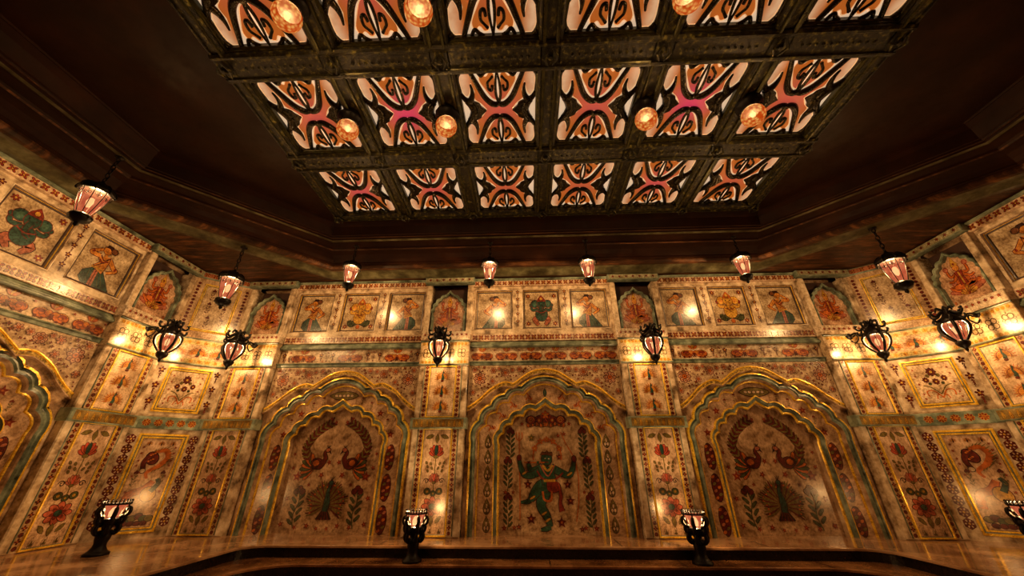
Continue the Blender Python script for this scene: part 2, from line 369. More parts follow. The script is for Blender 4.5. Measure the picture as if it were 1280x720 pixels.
def sprig(A, c=GREEN, fc=RED, n=6):
    A.line(smooth([(0.05, -1), (-0.08, -0.4), (0.08, 0.2), (0, 0.75)], 5), 0.05, c)
    for i in range(n):
        z = -0.75+1.35*i/n; s = 1 if i % 2 else -1
        A.ell(s*0.2, z+0.05, 0.2, 0.07, c, INK, 0.015, s*0.7, 8); A.ell(-s*0.16, z+0.12, 0.14, 0.05, c, None, 0, -s*0.8, 7)
    for dx, dz in ((0, 0.85), (-0.17, 0.7), (0.17, 0.7)): A.ell(dx, dz, 0.15, 0.14, fc, INK, 0.025, n=8)
def frond(A, s=1, c=DRED):
    st = smooth([(0, -1), (0.16*s, -0.2), (0.5*s, 0.5), (0.95*s, 0.95)], 6); A.line(st, 0.06, c)
    for i in range(2, len(st)-1):
        x, z = st[i]; A.ell(x+0.17, z-0.06, 0.2, 0.06, c, n=7, rot=-0.2 if s > 0 else 0.5); A.ell(x-0.15, z+0.1, 0.2, 0.06, c, n=7, rot=-1.0 if s > 0 else 1.2)
def elephants(A):
    for s in (-1, 1):
        cx, cy, sx, sy, r = A.T; A.at(cx, cy, sx*s, sy, r)
        A.ell(0.52, -0.1, 0.42, 0.34, ORANGE, DRED, 0.05, n=14); A.ell(0.2, 0.02, 0.2, 0.2, ORANGE, DRED, 0.04, n=10)
        A.ell(0.6, 0.05, 0.24, 0.13, RED, n=8); A.line(smooth([(0.1, 0), (0.02, -0.25), (0.1, -0.42)], 4), 0.1, DRED)
        A.line(spiral(0.55, -0.1, 0.28, 0.05, 0, 1.3), 0.035, DRED); A.line(spiral(0.2, 0.05, 0.12, 0.03, 0, 1.2), 0.03, YELL)
        for q in range(5): A.ell(0.3+0.13*q, 0.22-0.02*(q-2)**2, .04, .04, YELL, DRED, .015, n=6)
        A.line([(0.4, -0.35), (0.4, -0.52)], 0.14, DRED); A.line([(0.75, -0.3), (0.75, -0.52)], 0.14, DRED)
        A.T = (cx, cy, sx, sy, r)
    for a in (-0.7, 0, 0.7): A.ell(0.25*math.sin(a), 0.45+0.12*math.cos(a), 0.22, 0.1, YELL if a == 0 else ORANGE, RED, 0.03, PI/2-a, 8)
def dancer(A, s=1):
    cx, cy, sx, sy, r = A.T; A.at(cx, cy, sx*s, sy, r)
    sk = [(-0.62, -1.0), (-0.35, -0.62), (-0.12, -0.3), (0.3, -0.28), (0.55, -0.5), (0.58, -0.8), (0.4, -1.0)]
    A.poly(sk, TEAL, INK, 0.05)
    for i in range(5): A.line([(-0.05+0.1*i, -0.36), (-0.35+0.16*i, -0.98)], 0.03, GREEN)
    A.poly([(0.05, -0.3), (0.2, -0.3), (0.2, -1), (0.02, -1)], PINK); A.line([(0.12, -0.3), (0.11, -1)], 0.03, DRED)
    A.limb([(-0.12, 0.3), (-0.4, 0.02), (-0.52, -0.05), (-0.22, -0.28)], [0.18, 0.15, 0.13, 0.1], SKIN, DRED)
    A.limb([(0.1, 0.34), (0.02, 0.05), (0.14, -0.3)], [0.46, 0.3, 0.46], SKIN, DRED)
    A.limb([(0.26, 0.32), (0.52, 0.3), (0.6, 0.36), (0.28, 0.62)], [0.17, 0.15, 0.12, 0.1], SKIN, DRED)
    A.line([(0.05, 0.3), (0.1, 0.52)], 0.13, SKIN)
    A.ell(0.1, 0.66, 0.17, 0.19, SKIN, DRED, 0.02, n=12); A.poly([(-0.08, 0.62), (-0.16, 0.78), (-0.02, 0.9), (0.18, 0.9), (0.24, 0.74), (0.08, 0.76)], INK)
    A.ell(-0.14, 0.72, 0.12, 0.12, BROWN, INK, 0.03, n=9)
    A.line(smooth([(-0.12, 0.38), (0.05, 0.18), (0.24, 0.36)], 5), 0.05, DRED); A.line(smooth([(-0.1, 0.2), (0.1, 0.08), (0.22, 0.2)], 5), 0.06, RED)
    A.line([(-0.1, -0.24), (0.36, -0.22)], 0.09, YELL); A.line(smooth([(0.0, 0.12), (0.16, -0.05), (0.3, -0.2)], 4), 0.04, DRED)
    for q in ((-0.47, 0), (0.55, 0.4)): A.ell(q[0], q[1], 0.05, 0.07, RED, n=6)
    A.T = (cx, cy, sx, sy, r)
def elephanthead(A, skin=YELL, cloth=GREEN, dance=False):
    for s in (-1, 1):
        cx, cy, sx, sy, r = A.T; A.at(cx, cy, sx*s, sy, r)
        A.limb([(0.2, 0.05), (0.55, 0.02), (0.62, 0.25)], [0.2, 0.15, 0.12], skin, DRED); A.ell(0.64, 0.33, 0.1, 0.1, RED if not dance else TEAL, DRED, 0.03, n=8)
        A.limb([(0.1, -0.55), (0.5, -0.68), (0.62, -0.45)] if not dance else [(0.15, -0.5), (0.42, -0.6), (0.2, -0.95)], [0.34, 0.3, 0.16], cloth, INK)
        A.ell(0.4, 0.42, 0.24, 0.25, skin, DRED, 0.03, 0.4, 12); A.ell(0.4, 0.42, 0.13, 0.15, (66, 100, 86) if dance else (206, 138, 58), n=9, rot=0.4)
        A.T = (cx, cy, sx, sy, r)
    A.ell(0, -0.28, 0.38, 0.42, skin, DRED, 0.03, n=16); A.ell(0, 0.4, 0.27, 0.3, skin, DRED, 0.03, n=14)
    A.limb([(0, 0.32), (-0.05, 0.02), (0.06, -0.22), (0.2, -0.3)], [0.2, 0.17, 0.13, 0.07], skin, DRED)
    A.poly([(-0.26, 0.58), (-0.2, 0.74), (0, 1.0), (0.2, 0.74), (0.26, 0.58)], ORANGE if not dance else RED, DRED, 0.04)
    A.ell(0, 0.74, 0.09, 0.1, YELL, DRED, 0.02, n=8); A.ell(-0.12, 0.42, 0.04, 0.03, INK, n=6); A.ell(0.12, 0.42, 0.04, 0.03, INK, n=6)
    A.line(smooth([(-0.3, -0.05), (0, -0.16), (0.3, -0.05)], 5), 0.05, RED)
    if not dance:
        for s in (-1, 1): A.ell(0.5*s, -0.72, 0.22, 0.12, GREEN, INK, 0.03, 0.5*s, 10)
        A.ell(0, -0.88, 0.12, 0.12, ORANGE, DRED, 0.02, n=8)
def lotusfigure(A):
    for i in range(9):
        a = -1.35 + 2.7*i/8; A.ell(0.42*math.sin(a), -0.58+0.36*math.cos(a)*0.8, 0.36, 0.1, ORANGE if i % 2 else PINK, RED, 0.03, PI/2-a, 9)
    for i in range(7):
        a = -1.2+2.4*i/6; A.ell(0.2*math.sin(a), -0.7+0.2*math.cos(a), 0.2, 0.07, YELL, RED, 0.025, PI/2-a, 8)
    for s in (-1, 1):
        A.limb([(0.1*s, 0.25), (0.38*s, 0.2), (0.42*s, 0.5)], [0.12, 0.09, 0.06], ORANGE, DRED); A.ell(0.43*s, 0.58, 0.09, 0.09, PINK, RED, 0.03, n=8)
        A.limb([(0.1*s, 0.2), (0.35*s, -0.02), (0.56*s, 0.02)], [0.12, 0.09, 0.06], ORANGE, DRED)
        A.limb([(0.05*s, -0.3), (0.4*s, -0.3), (0.1*s, -0.42)], [0.2, 0.2, 0.12], ORANGE, DRED)
    A.limb([(0, 0.34), (0, 0.05), (0, -0.28)], [0.3, 0.2, 0.3], RED, DRED); A.line([(0, 0.3), (0, -0.25)], 0.06, YELL)
    A.ell(0, 0.5, 0.13, 0.15, SKIN, DRED, 0.03, n=10); A.poly([(-0.16, 0.6), (0, 1.0), (0.16, 0.6)], YELL, DRED, 0.04); A.ell(0, 0.68, 0.05, 0.06, RED, n=6)
def bouquet(A):
    for x, z, s in ((0, 0.62, 0.26), (-0.42, 0.2, 0.17), (0.46, 0.24, 0.17), (0.02, 0.08, 0.18)):
        cx, cy, sx, sy, r = A.T; A.at(cx+x*sx, cy+z*sy, sx*s, sy*s, r); flower(A, 8, DRED, YELL, INK, 0.34); A.T = (cx, cy, sx, sy, r)
    for s in (-1, 1):
        A.line(smooth([(0, -0.8), (0.3*s, -0.4), (0.62*s, -0.42), (0.6*s, -0.7)], 5), 0.06, ORANGE)
        A.line(smooth([(0, -0.6), (0.35*s, -0.2), (0.66*s, -0.1)], 5), 0.05, OLIVE); A.line(smooth([(0, -0.75), (0.2*s, -0.62), (0.3*s, -0.85)], 5), 0.05, ORANGE)
        for z in (-0.8, -0.55, 0.0, 0.45, 0.8):
            cx, cy, sx, sy, r = A.T; A.at(cx+0.82*s*sx, cy+z*sy, sx*0.08, sy*0.08, r); star(A, RED, ORANGE); A.T = (cx, cy, sx, sy, r)
        A.ell(0.25*s, 0.42, 0.08, 0.08, OLIVE, INK, 0.02, n=7); A.ell(0.3*s, -0.02, 0.07, 0.06, GREEN, INK, 0.02, n=7)
def sidepeacock(A, s=1):
    """long-necked peacock with raised fan of leafy plumes, facing -s"""
    cx, cy, sx, sy, r = A.T; A.at(cx, cy, sx*s, sy, r)
    for i in range(9):
        a = -0.9+0.27*i; L = 0.8+0.1*(i % 2); A.ell(0.25+0.5*L*math.cos(a), -0.35+0.5*L*math.sin(a)-0.1, 0.34, 0.1, GREEN if i % 2 else ORANGE, INK, 0.03, a, 9)
    st = smooth([(0.55, -0.1), (0.86, 0.4), (0.7, 1.0), (0.25, 1.5), (-0.3, 1.85)], 5); A.line(st, 0.05, DRED)
    for i in range(1, len(st)-1):
        x, z = st[i]; d = math.atan2(st[i+1][1]-st[i-1][1], st[i+1][0]-st[i-1][0])
        for q in (-0.75, 0.75): A.ell(x+0.17*math.cos(d+q), z+0.17*math.sin(d+q), 0.19, 0.055, DRED if i % 2 else OLIVE, INK, 0.012, d+q, 8)
    A.ell(0.1, -0.25, 0.36, 0.26, DRED, INK, 0.03, 0.3, 14); A.ell(0.18, -0.22, 0.18, 0.15, ORANGE, INK, 0.03, n=10)
    A.limb([(-0.12, -0.3), (-0.3, 0.0), (-0.2, 0.28), (-0.32, 0.42)], [0.3, 0.2, 0.15, 0.12], DRED, INK)
    A.ell(-0.36, 0.42, 0.13, 0.1, PINK, INK, 0.03, n=10); A.line([(-0.44, 0.38), (-0.56, 0.22)], [0.1, 0.02], INK)
    for d in (-0.1, 0.0, 0.1): A.line([(-0.34, 0.5), (-0.36+d, 0.66)], 0.03, INK)
    A.T = (cx, cy, sx, sy, r)
def bigfan(A):
    for i in range(41):
        a = -0.7 + (PI+1.4)*i/40; L = 1.05+0.1*math.sin(7*a)
        A.line(smooth([(0.1*math.cos(a), -0.25+0.1*math.sin(a)), (0.6*L*math.cos(a), -0.2+0.55*L*math.sin(a)), (L*math.cos(a-0.06), -0.15+0.85*L*math.sin(a-0.06))], 4), resample([0.03, 0.1, 0.04], 9), OLIVE if i % 3 else DRED)
        if i % 2: A.ell(0.8*L*math.cos(a), -0.18+0.68*L*math.sin(a), 0.05, 0.05, ORANGE, INK, 0.015, n=6)
    for i in range(9): A.line([(0, -0.3), (-0.36+0.09*i, -0.88)], [0.03, 0.1], DRED if i % 2 else INK)
    A.limb([(0.0, -0.55), (0.04, -0.15), (0.0, 0.3), (0.1, 0.6)], [0.26, 0.28, 0.14, 0.1], TEAL, INK); A.ell(0.08, 0.66, 0.11, 0.1, TEAL, INK, 0.03, n=9)
    A.line([(0.16, 0.66), (0.3, 0.6)], [0.07, 0.01], INK)
    for d in (-0.08, 0.02, 0.12): A.line([(0.08, 0.74), (0.08+d, 0.92)], 0.03, INK)

# ------------------------------------------------------------------ the ceiling
def ringpath(wd, back=-6.2):
    return [(8.65-wd, back), (8.65-wd, 5.2-wd*0.414), (5.65-wd*0.414, 8.2-wd), (-5.65+wd*0.414, 8.2-wd), (-8.65+wd, 5.2-wd*0.414), (-8.65+wd, back)]
def struct(o):
    o['kind'] = 'structure'; return o
ZC = 4.8
m = MB()
outer = [(-10.3, -6.2), (10.3, -6.2), (10.3, 9.9), (-10.3, 9.9)]
hole = ringpath(-0.56)
m.slab([outer[:1] + [hole[-1]] + hole[::-1][1:] + [outer[1], outer[2], outer[3]]], ZC+H, 0, 'soffit', plane='xy')
struct(m.build('ceiling'))
m = MB()    # stepped cove and moulding rings round the sunken ceiling
prof = [(-0.58, 4.80), (-0.56, 4.775), (-0.46, 4.775), (-0.36, 4.80), (-0.26, 4.825), (-0.15, 4.83), (-0.12, 4.81), (-0.04, 4.82), (0.0, 4.875), (-0.005, 4.92),
        (0.05, 4.94), (0.05, 4.97), (0.12, 5.03), (0.24, 5.09), (0.40, 5.125), (0.42, 5.115), (0.45, 5.135), (0.47, 5.17), (0.66, 5.20), (0.72, 5.19),
        (0.74, 5.17), (0.82, 5.17), (0.84, 5.19), (0.9, 5.19), (0.91, 5.165), (0.945, 5.16), (0.955, 5.19), (0.98, 5.20), (0.985, 5.18), (1.01, 5.185), (1.02, 5.23), (1.06, 5.4), (1.15, 5.48), (1.17, 5.475), (1.19, 5.5)]
ks = ['ringpatina']*4 + ['ringpatina', 'ringpatina', 'soffit', 'soffit', 'soffit', 'brown', 'brown', 'brown', 'brown', 'brown', 'brown', 'soffit', 'brown', 'brown', 'brown', 'brown', 'ringpatina', 'brown', 'brown', 'soffit', 'soffit'] + ['brown']*9
for i, (a, b) in enumerate(zip(prof, prof[1:])):
    m.sweep([(a[0], a[1]+H), (b[0], b[1]+H)], ringpath(0.0), ks[i], plane='xy')
o = struct(m.build('trim_1'))
GX, GY0, GY1 = 5.05, 1.3, 6.97
m = MB()
rp = ringpath(1.19)
m.slab([rp, [(-GX, GY0), (-GX, GY1), (GX, GY1), (GX, GY0)]], 5.5+H, 5.8+H, 'brown', plane='xy')
m.slab([[(-GX-.1, GY0-.1), (-GX-.1, GY1+.1), (GX+.1, GY1+.1), (GX+.1, GY0-.1)]], 5.78+H, 0, 'riser', plane='xy')
struct(m.build('ceiling'))

# grid of bronze beams
COLS = [-4.125, -2.475, -0.825, 0.825, 2.475, 4.125]; ROWS = [2.24, 4.15, 6.07]
ZG = 5.44
def beam_along(x, wd, y0, y1, label):
    t = empty('ceiling_beam', label, 'ceiling beam', (x, (y0+y1)/2, ZG), 0, 'bronze beams running from front to back of the ceiling grid')
    L = (y1-y0)/2; m = MB(); pr = [(-wd/2, 0.3), (-wd/2, 0.03), (-wd/2+.03, 0.0), (-wd/2+.05, 0.0), (-wd/2+.06, 0.02), (wd/2-.06, 0.02), (wd/2-.05, 0.0), (wd/2-.03, 0.0), (wd/2, 0.03), (wd/2, 0.3)]
    m.sweep(pr, [(0, -L), (0, L)], 'bronze', plane='xy'); m.build('beam', t)
    return t
def beam_across(y, wd, label):
    t = empty('ceiling_beam', label, 'ceiling beam', (0, y, ZG), 0, 'bronze beams running across the ceiling grid')
    m = MB(); pr = [(-wd/2, 0.3), (-wd/2, 0.0), (-wd/2+.04, -0.025), (-wd/2+.07, -0.025), (-wd/2+.08, 0.0), (wd/2-.08, 0.0), (wd/2-.07, -0.025), (wd/2-.04, -0.025), (wd/2, 0.0), (wd/2, 0.3)]
    m.sweep(pr, [(-GX, 0), (GX, 0)], 'bronze', plane='xy'); m.build('beam', t)
    m = MB()
    for i in range(7):
        x = -4.95+1.65*i
        for sgn in (-1, 1):
            m.tube([(x+0.03*sgn, -0.12, -0.04), (x+0.1*sgn, 0, -0.06), (x+0.03*sgn, 0.12, -0.04)], [0.01, 0.025, 0.01], 'bronze', 5)
        m.lathe([(0.0, -0.075), (0.03, -0.07), (0.045, -0.04), (0.06, 0.0)], 'bronze', 8, (x, 0, 0))
    for c in COLS:
        for i in range(11):
            x = c-0.5+0.1*i; m.lathe([(0, -0.02), (0.018, -0.014), (0.026, 0.002)], 'bronze', 6, (x, 0, 0))
    m.build('rosette_row', t)
    return t
fw = 0.15
names = ['leftmost', 'second from left', 'third from left', 'third from right', 'second from right', 'rightmost']
for i in range(5):
    beam_along((COLS[i]+COLS[i+1])/2, 0.45-2*fw+.2, GY0, GY1, ['leftmost long bronze ceiling beam between the first two glass columns', 'long bronze ceiling beam between the second and third glass columns', 'long bronze ceiling beam down the middle of the glass ceiling', 'long bronze ceiling beam between the fourth and fifth glass columns', 'rightmost long bronze ceiling beam between the last two glass columns'][i])
beam_along(-GX+.13, .26, GY0, GY1, 'bronze beam along the left edge of the glass ceiling')
beam_along(GX-.13, .26, GY0, GY1, 'bronze beam along the right edge of the glass ceiling')
beam_across((ROWS[1]+ROWS[2])/2, 0.44, 'bronze ceiling beam between the farthest and middle rows of glass')
beam_across((ROWS[0]+ROWS[1])/2, 0.44, 'bronze ceiling beam between the middle and nearest rows of glass')
beam_across(GY1-.1, 0.2, 'bronze ceiling beam along the far edge of the glass grid')
beam_across(GY0+.1, 0.2, 'bronze ceiling beam along the near edge of the glass grid')

# one glass panel, local origin at its centre at ZG
def make_panel():
    t = empty('ceiling_glass_panel', '', 'glass panel', (0, 0, ZG), 0, 'backlit glass panels in the ceiling grid')
    a, b = 0.62, 0.69; rect = [(-a, -b), (a, -b), (a, b), (-a, b)]
    m = MB()
    m.sweep([(-0.135, 0.26), (-0.135, 0.0), (-0.12, -0.02), (-0.09, -0.02), (-0.085, 0.01), (-0.06, 0.015), (-0.055, 0.045), (-0.03, 0.05), (-0.025, 0.08), (0.0, 0.085), (0.0, 0.2)][::-1], rect[::-1] if False else rect, 'bronzeline', closed=True, plane='xy')
    m.build('frame', t)
    def up(m, pts, z, k, sx=1, sy=1):
        q = [(p[0]*a*sx, p[1]*b*sy) for p in pts]; m.slab([q], z, 0, k, plane='xy')
    g = MB(); g.slab([[(-a-.02, -b-.02), (a+.02, -b-.02), (a+.02, b+.02), (-a-.02, b+.02)]], 0.16, 0, 'paleglass', plane='xy')
    # orange ram's-horn arms ending in peach lobes (one quadrant, mirrored four ways)
    X = smooth([(0.0, 0.14), (0.16, 0.2), (0.34, 0.38), (0.52, 0.72), (0.66, 1.0)], 4) + smooth([(0.9, 1.0), (0.985, 0.84), (0.97, 0.56), (0.87, 0.38), (0.77, 0.46), (0.71, 0.70)], 4) + smooth([(0.64, 0.5), (0.66, 0.3), (0.5, 0.17), (0.36, 0.0)], 4)
    V = smooth([(0.04, 0.24), (0.19, 0.32), (0.36, 0.56), (0.48, 0.78), (0.42, 0.93), (0.3, 0.86), (0.2, 0.95), (0.08, 0.9), (0.07, 0.6), (0.04, 0.24)], 4)[:-1]
    for sx in (-1, 1):
        for sy in (-1, 1):
            up(g, [(0, 0)] + X, 0.150, 'xglass', sx, sy)
            up(g, V, 0.151, 'xglass', sx, sy)
    g.build('glass', t)
    s = MB()
    def st(pts, wd, z=0.12, k=5):
        for sx in (-1, 1):
            for sy in (-1, 1):
                q = smooth([(p[0]*a*sx, p[1]*b*sy, z) for p in pts], k); s.tube(q, resample([x*0.5 for x in wd], len(q)), 'ironscroll', 6)
    st([(0.70, 1.04), (0.56, 0.74), (0.38, 0.38), (0.2, 0.2), (0.06, 0.17), (0.0, 0.24)], [0.07, 0.085, 0.1, 0.11, 0.1, 0.07])
    st([(0.0, 0.2), (0.06, 0.42), (0.055, 0.7), (0.0, 1.02)], [0.05, 0.05, 0.045, 0.03])
    st([(0.715, 0.70), (0.69, 0.56), (0.71, 0.4), (0.8, 0.27), (0.92, 0.34), (1.01, 0.5)], [0.03, 0.055, 0.09, 0.13, 0.09, 0.05])
    st([(1.0, 0.5), (1.03, 0.8), (1.01, 0.96), (0.9, 1.04), (0.76, 1.03)], [0.05, 0.05, 0.1, 0.08, 0.05])
    st([(0.86, 0.28), (0.76, 0.16), (0.7, 0.0)], [0.12, 0.14, 0.14])
    st([(0.52, 1.03), (0.42, 0.9), (0.32, 0.97), (0.2, 1.02)], [0.05, 0.06, 0.06, 0.05])
    st([(0.14, 0.66), (0.17, 0.54), (0.25, 0.58), (0.26, 0.72), (0.19, 0.8), (0.11, 0.88)], [0.05, 0.055, 0.05, 0.045, 0.04, 0.05])
    for sx in (-1, 1):   # leaf points towards the centre from either side
        q = [(0.36, 0.0), (0.5, 0.12)] + smooth([(0.54, 0.2), (0.7, 0.26), (0.8, 0.16), (0.76, 0.0), (0.8, -0.16), (0.7, -0.26), (0.54, -0.2)], 3) + [(0.5, -0.12)]
        q = [(p[0]*a*sx, p[1]*b) for p in q]; s.slab([q], 0.11, 0.145, 'ironscroll', 'ironscroll', plane='xy')
    s.build('scrollwork', t, smooth=True)
    e = MB()   # thin bright glass outline beside the iron
    for pts, z in ((X, 0.147), (V + [V[0]], 0.146)):
        for sx in (-1, 1):
            for sy in (-1, 1):
                q = [(p[0]*a*sx, p[1]*b*sy, z) for p in pts]; e.tube(q, 0.0075, 'lineglass', 4)
    e.build('lead_outline', t)
    return t
M['ironscroll'] = mat('gilt_edged_iron', [(0.35, rgb(16, 12, 6)), (0.62, rgb(44, 36, 14)), (0.75, rgb(110, 92, 36))], 9.0, 0.3, metal=0.7, bmp=0.5)
proto = make_panel()
rown = ['nearest row of the ceiling grid', 'middle row of the ceiling grid', 'farthest row of the ceiling grid']
pink = {(1,1): 1.0, (1,4): 1.0, (1,0): .45, (1,2): .4, (1,3): .45, (1,5): .4, (0,1): .5, (0,4): .4, (2,0): .6, (2,1): .5, (2,4): .55}
first = True
for r_, y in enumerate(ROWS):
    for c_, x in enumerate(COLS):
        note = 'magenta-centred ' if pink.get((r_, c_), .2) >= 1 else 'orange '
        lb = 'backlit %sglass panel with black scrolls, %s in the %s' % (note, names[c_], rown[r_])
        if first: t = proto; t.location = (x, y, ZG+H); t['label'] = lb; first = False
        else: t = place(proto, lb, (x, y, ZG), 0)
        for ch in [q for q in bpy.data.objects if q.parent == t]: ch.color = (pink.get((r_, c_), .25), 0, 0, 1)
# ------------------------------------------------------------------ lamps
def light(parent, loc, power, rad, name='lamp_light'):
    ld = bpy.data.lights.new(name, 'POINT'); ld.energy = power; ld.color = WARM; ld.shadow_soft_size = rad
    o = bpy.data.objects.new(name, ld); col.objects.link(o); o.parent = parent; o.location = loc; return o

def make_globe():
    t = empty('ceiling_globe_lamp', '', 'ceiling lamp', (0, 0, 0), 0, 'amber cut-glass globe lamps under the ceiling')
    m = MB(); m.lathe([(0.0, 0.0), (0.19, 0.0), (0.21, -0.03), (0.2, -0.09), (0.15, -0.14), (0.165, -0.17), (0.15, -0.2), (0.135, -0.2), (0.13, -0.16), (0.0, -0.15)], 'iron', 24, ripple=0.02, m=12); m.build('canopy', t, smooth=True)
    m = MB(); n = 18; pr = [(0.135, -0.19), (0.165, -0.23), (0.18, -0.29), (0.172, -0.35), (0.14, -0.41), (0.09, -0.445), (0.0, -0.46)]
    m.lathe(pr, 'amberglass', n); m.build('glass_globe', t)
    m = MB()
    for i in range(18):
        a = 2*PI*i/18; m.tube([(0.17*math.cos(a), 0.17*math.sin(a), -0.19), (0.178*math.cos(a), 0.178*math.sin(a), -0.235)], [0.012, 0.004], 'iron', 4)
    m.build('prong_ring', t)
    m = MB(); m.lathe([(0.0, -0.23), (0.03, -0.24), (0.04, -0.275), (0.03, -0.32), (0.0, -0.335)], 'bulb', 12); m.build('bulb', t, smooth=True)
    light(t, (0, 0, -0.28), P_GLOBE, 0.05)
    return t
gp = [(-3.42, 4.12), (-1.72, 4.12), (1.62, 4.12), (3.36, 4.12), (-3.42, 2.4), (-1.72, 2.4), (1.63, 2.4)]
gl = ['leftmost amber glass globe lamp of the middle ceiling row, beside leftmost panels', 'amber glass globe lamp of the middle ceiling row, left of the central panels',
      'amber glass globe lamp of the middle ceiling row, right of the central panels', 'rightmost amber glass globe lamp of the middle ceiling row',
      'leftmost amber glass globe lamp at the top edge of the photo', 'middle amber glass globe lamp at the top edge of the photo', 'rightmost amber globe lamp, barely showing at the top edge']
g0 = make_globe()
for i, ((x, y), l) in enumerate(zip(gp, gl)):
    if i == 0: g0.location = (x, y, ZG+.02+H); g0['label'] = l
    else: place(g0, l, (x, y, ZG+.02))

def make_pendant():
    """origin at the ceiling end of the chain; returns thing"""
    t = empty('pendant_lantern', '', 'hanging lantern', (0, 0, 0), 0, 'hanging glass lanterns on chains')
    return t
def pendant_parts(t, chain):
    m = MB(); n = max(2, int(chain/0.085))
    for i in range(n):
        z = -(i+.5)*chain/n; h = chain/n*0.66; wd = 0.028; a = 0 if i % 2 else PI/2
        m.tube([(wd*math.cos(q)*math.cos(a), wd*math.cos(q)*math.sin(a), z+h*math.sin(q)) for q in [2*PI*j/10 for j in range(10)]], 0.010, 'iron', 5, closed=True)
    m.build('chain', t, smooth=True)
    m = MB(); m.lathe([(0, 0), (0.07, -0.0), (0.06, -0.02), (0.02, -0.03), (0, -0.035)], 'iron', 12); m.build('ceiling_hook', t, smooth=True)
    z0 = -chain
    m = MB(); m.lathe([(0.0, 0.02), (0.02, 0.02), (0.03, -0.02), (0.07, -0.04), (0.09, -0.07), (0.15, -0.1), (0.205, -0.155), (0.225, -0.22), (0.205, -0.24), (0.17, -0.235), (0.0, -0.2)], 'iron', 24, (0, 0, z0), ripple=0.05, m=8)
    for i in range(8):
        a = 2*PI*i/8; c, s = math.cos(a), math.sin(a)
        q = [(0.08, -0.09), (0.14, -0.09), (0.19, -0.13), (0.225, -0.19), (0.225, -0.235), (0.2, -0.24)]
        m.tube(smooth([(r*c, r*s, z0+z) for r, z in q], 3), [0.016]*16, 'iron', 5)
    m.build('cap', t, smooth=True)
    m = MB(); m.lathe([(0.172, -0.235), (0.165, -0.33), (0.14, -0.46), (0.115, -0.57), (0.085, -0.67)], 'lampglass', 8, (0, 0, z0)); m.build('glass', t)
    m = MB()
    for i in range(8):
        a = 2*PI*i/8; c, s = math.cos(a), math.sin(a)
        m.tube([(r*c, r*s, z0+z) for r, z in ((0.176, -0.235), (0.169, -0.33), (0.144, -0.46), (0.119, -0.57), (0.088, -0.67))], 0.006, 'iron', 5)
        a2 = a+PI/8; c, s = math.cos(a2), math.sin(a2); r = 0.16
        for d in (-0.025, 0.025):
            m.tube([(r*c - s*(d+0.018*math.cos(q)), r*s + c*(d+0.018*math.cos(q)), z0-0.315+0.02*math.sin(q)) for q in [2*PI*j/8 for j in range(8)]], 0.004, 'iron', 4, closed=True)
        m.tube([(r*c, r*s, z0-0.25), (r*c, r*s, z0-0.36)], 0.004, 'iron', 4)
    m.build('glazing_bars', t)
    m = MB(); m.lathe([(0.088, -0.655), (0.115, -0.67), (0.135, -0.7), (0.13, -0.75), (0.1, -0.79), (0.06, -0.815), (0.03, -0.83), (0.035, -0.86), (0.0, -0.9)], 'iron', 16, (0, 0, z0), ripple=0.06, m=8)
    for i in range(4):
        a = 2*PI*i/4; c, s = math.cos(a), math.sin(a); m.tube(smooth([(r*c, r*s, z0+z) for r, z in ((0.09, -0.69), (0.13, -0.7), (0.14, -0.735), (0.115, -0.75))], 3), 0.013, 'iron', 5)
    m.build('finial', t, smooth=True)
    m = MB(); m.lathe([(0.0, -0.33), (0.03, -0.35), (0.045, -0.42), (0.03, -0.5), (0.0, -0.53)], 'bulb', 10, (0, 0, z0)); m.build('bulb', t, smooth=True)
    light(t, (0, 0, z0-0.345), P_PENDANT, 0.04)
pend = [(-7.28, 7.08, 4.8, .62, 1.12, 'pendant lantern with rosy glass hanging before the left corner panel'),
        (-4.77, 7.6, 5.12, .42, .98, 'pendant lantern hanging in front of the left bay of the far wall'),
        (-1.3, 7.6, 5.12, .42, .98, 'pendant lantern hanging left of the middle of the far wall'),
        (1.1, 7.6, 5.12, .42, .98, 'pendant lantern hanging right of the middle of the far wall'),
        (4.77, 7.6, 5.12, .42, .98, 'pendant lantern hanging in front of the right bay of the far wall'),
        (7.42, 6.92, 4.8, .62, 1.12, 'pendant lantern with rosy glass hanging before the right corner panel'),
        (-7.85, 4.5, 5.11, .6, 1.05, 'large pendant lantern at the left edge, seen from below')]
for x, y, z, ch, s, lb in pend:
    t = make_pendant(); t.location = (x, y, z+H); t['label'] = lb; t.scale = (s, s, s); t.rotation_euler = (0, 0, random.random())
    pendant_parts(t, ch/s)

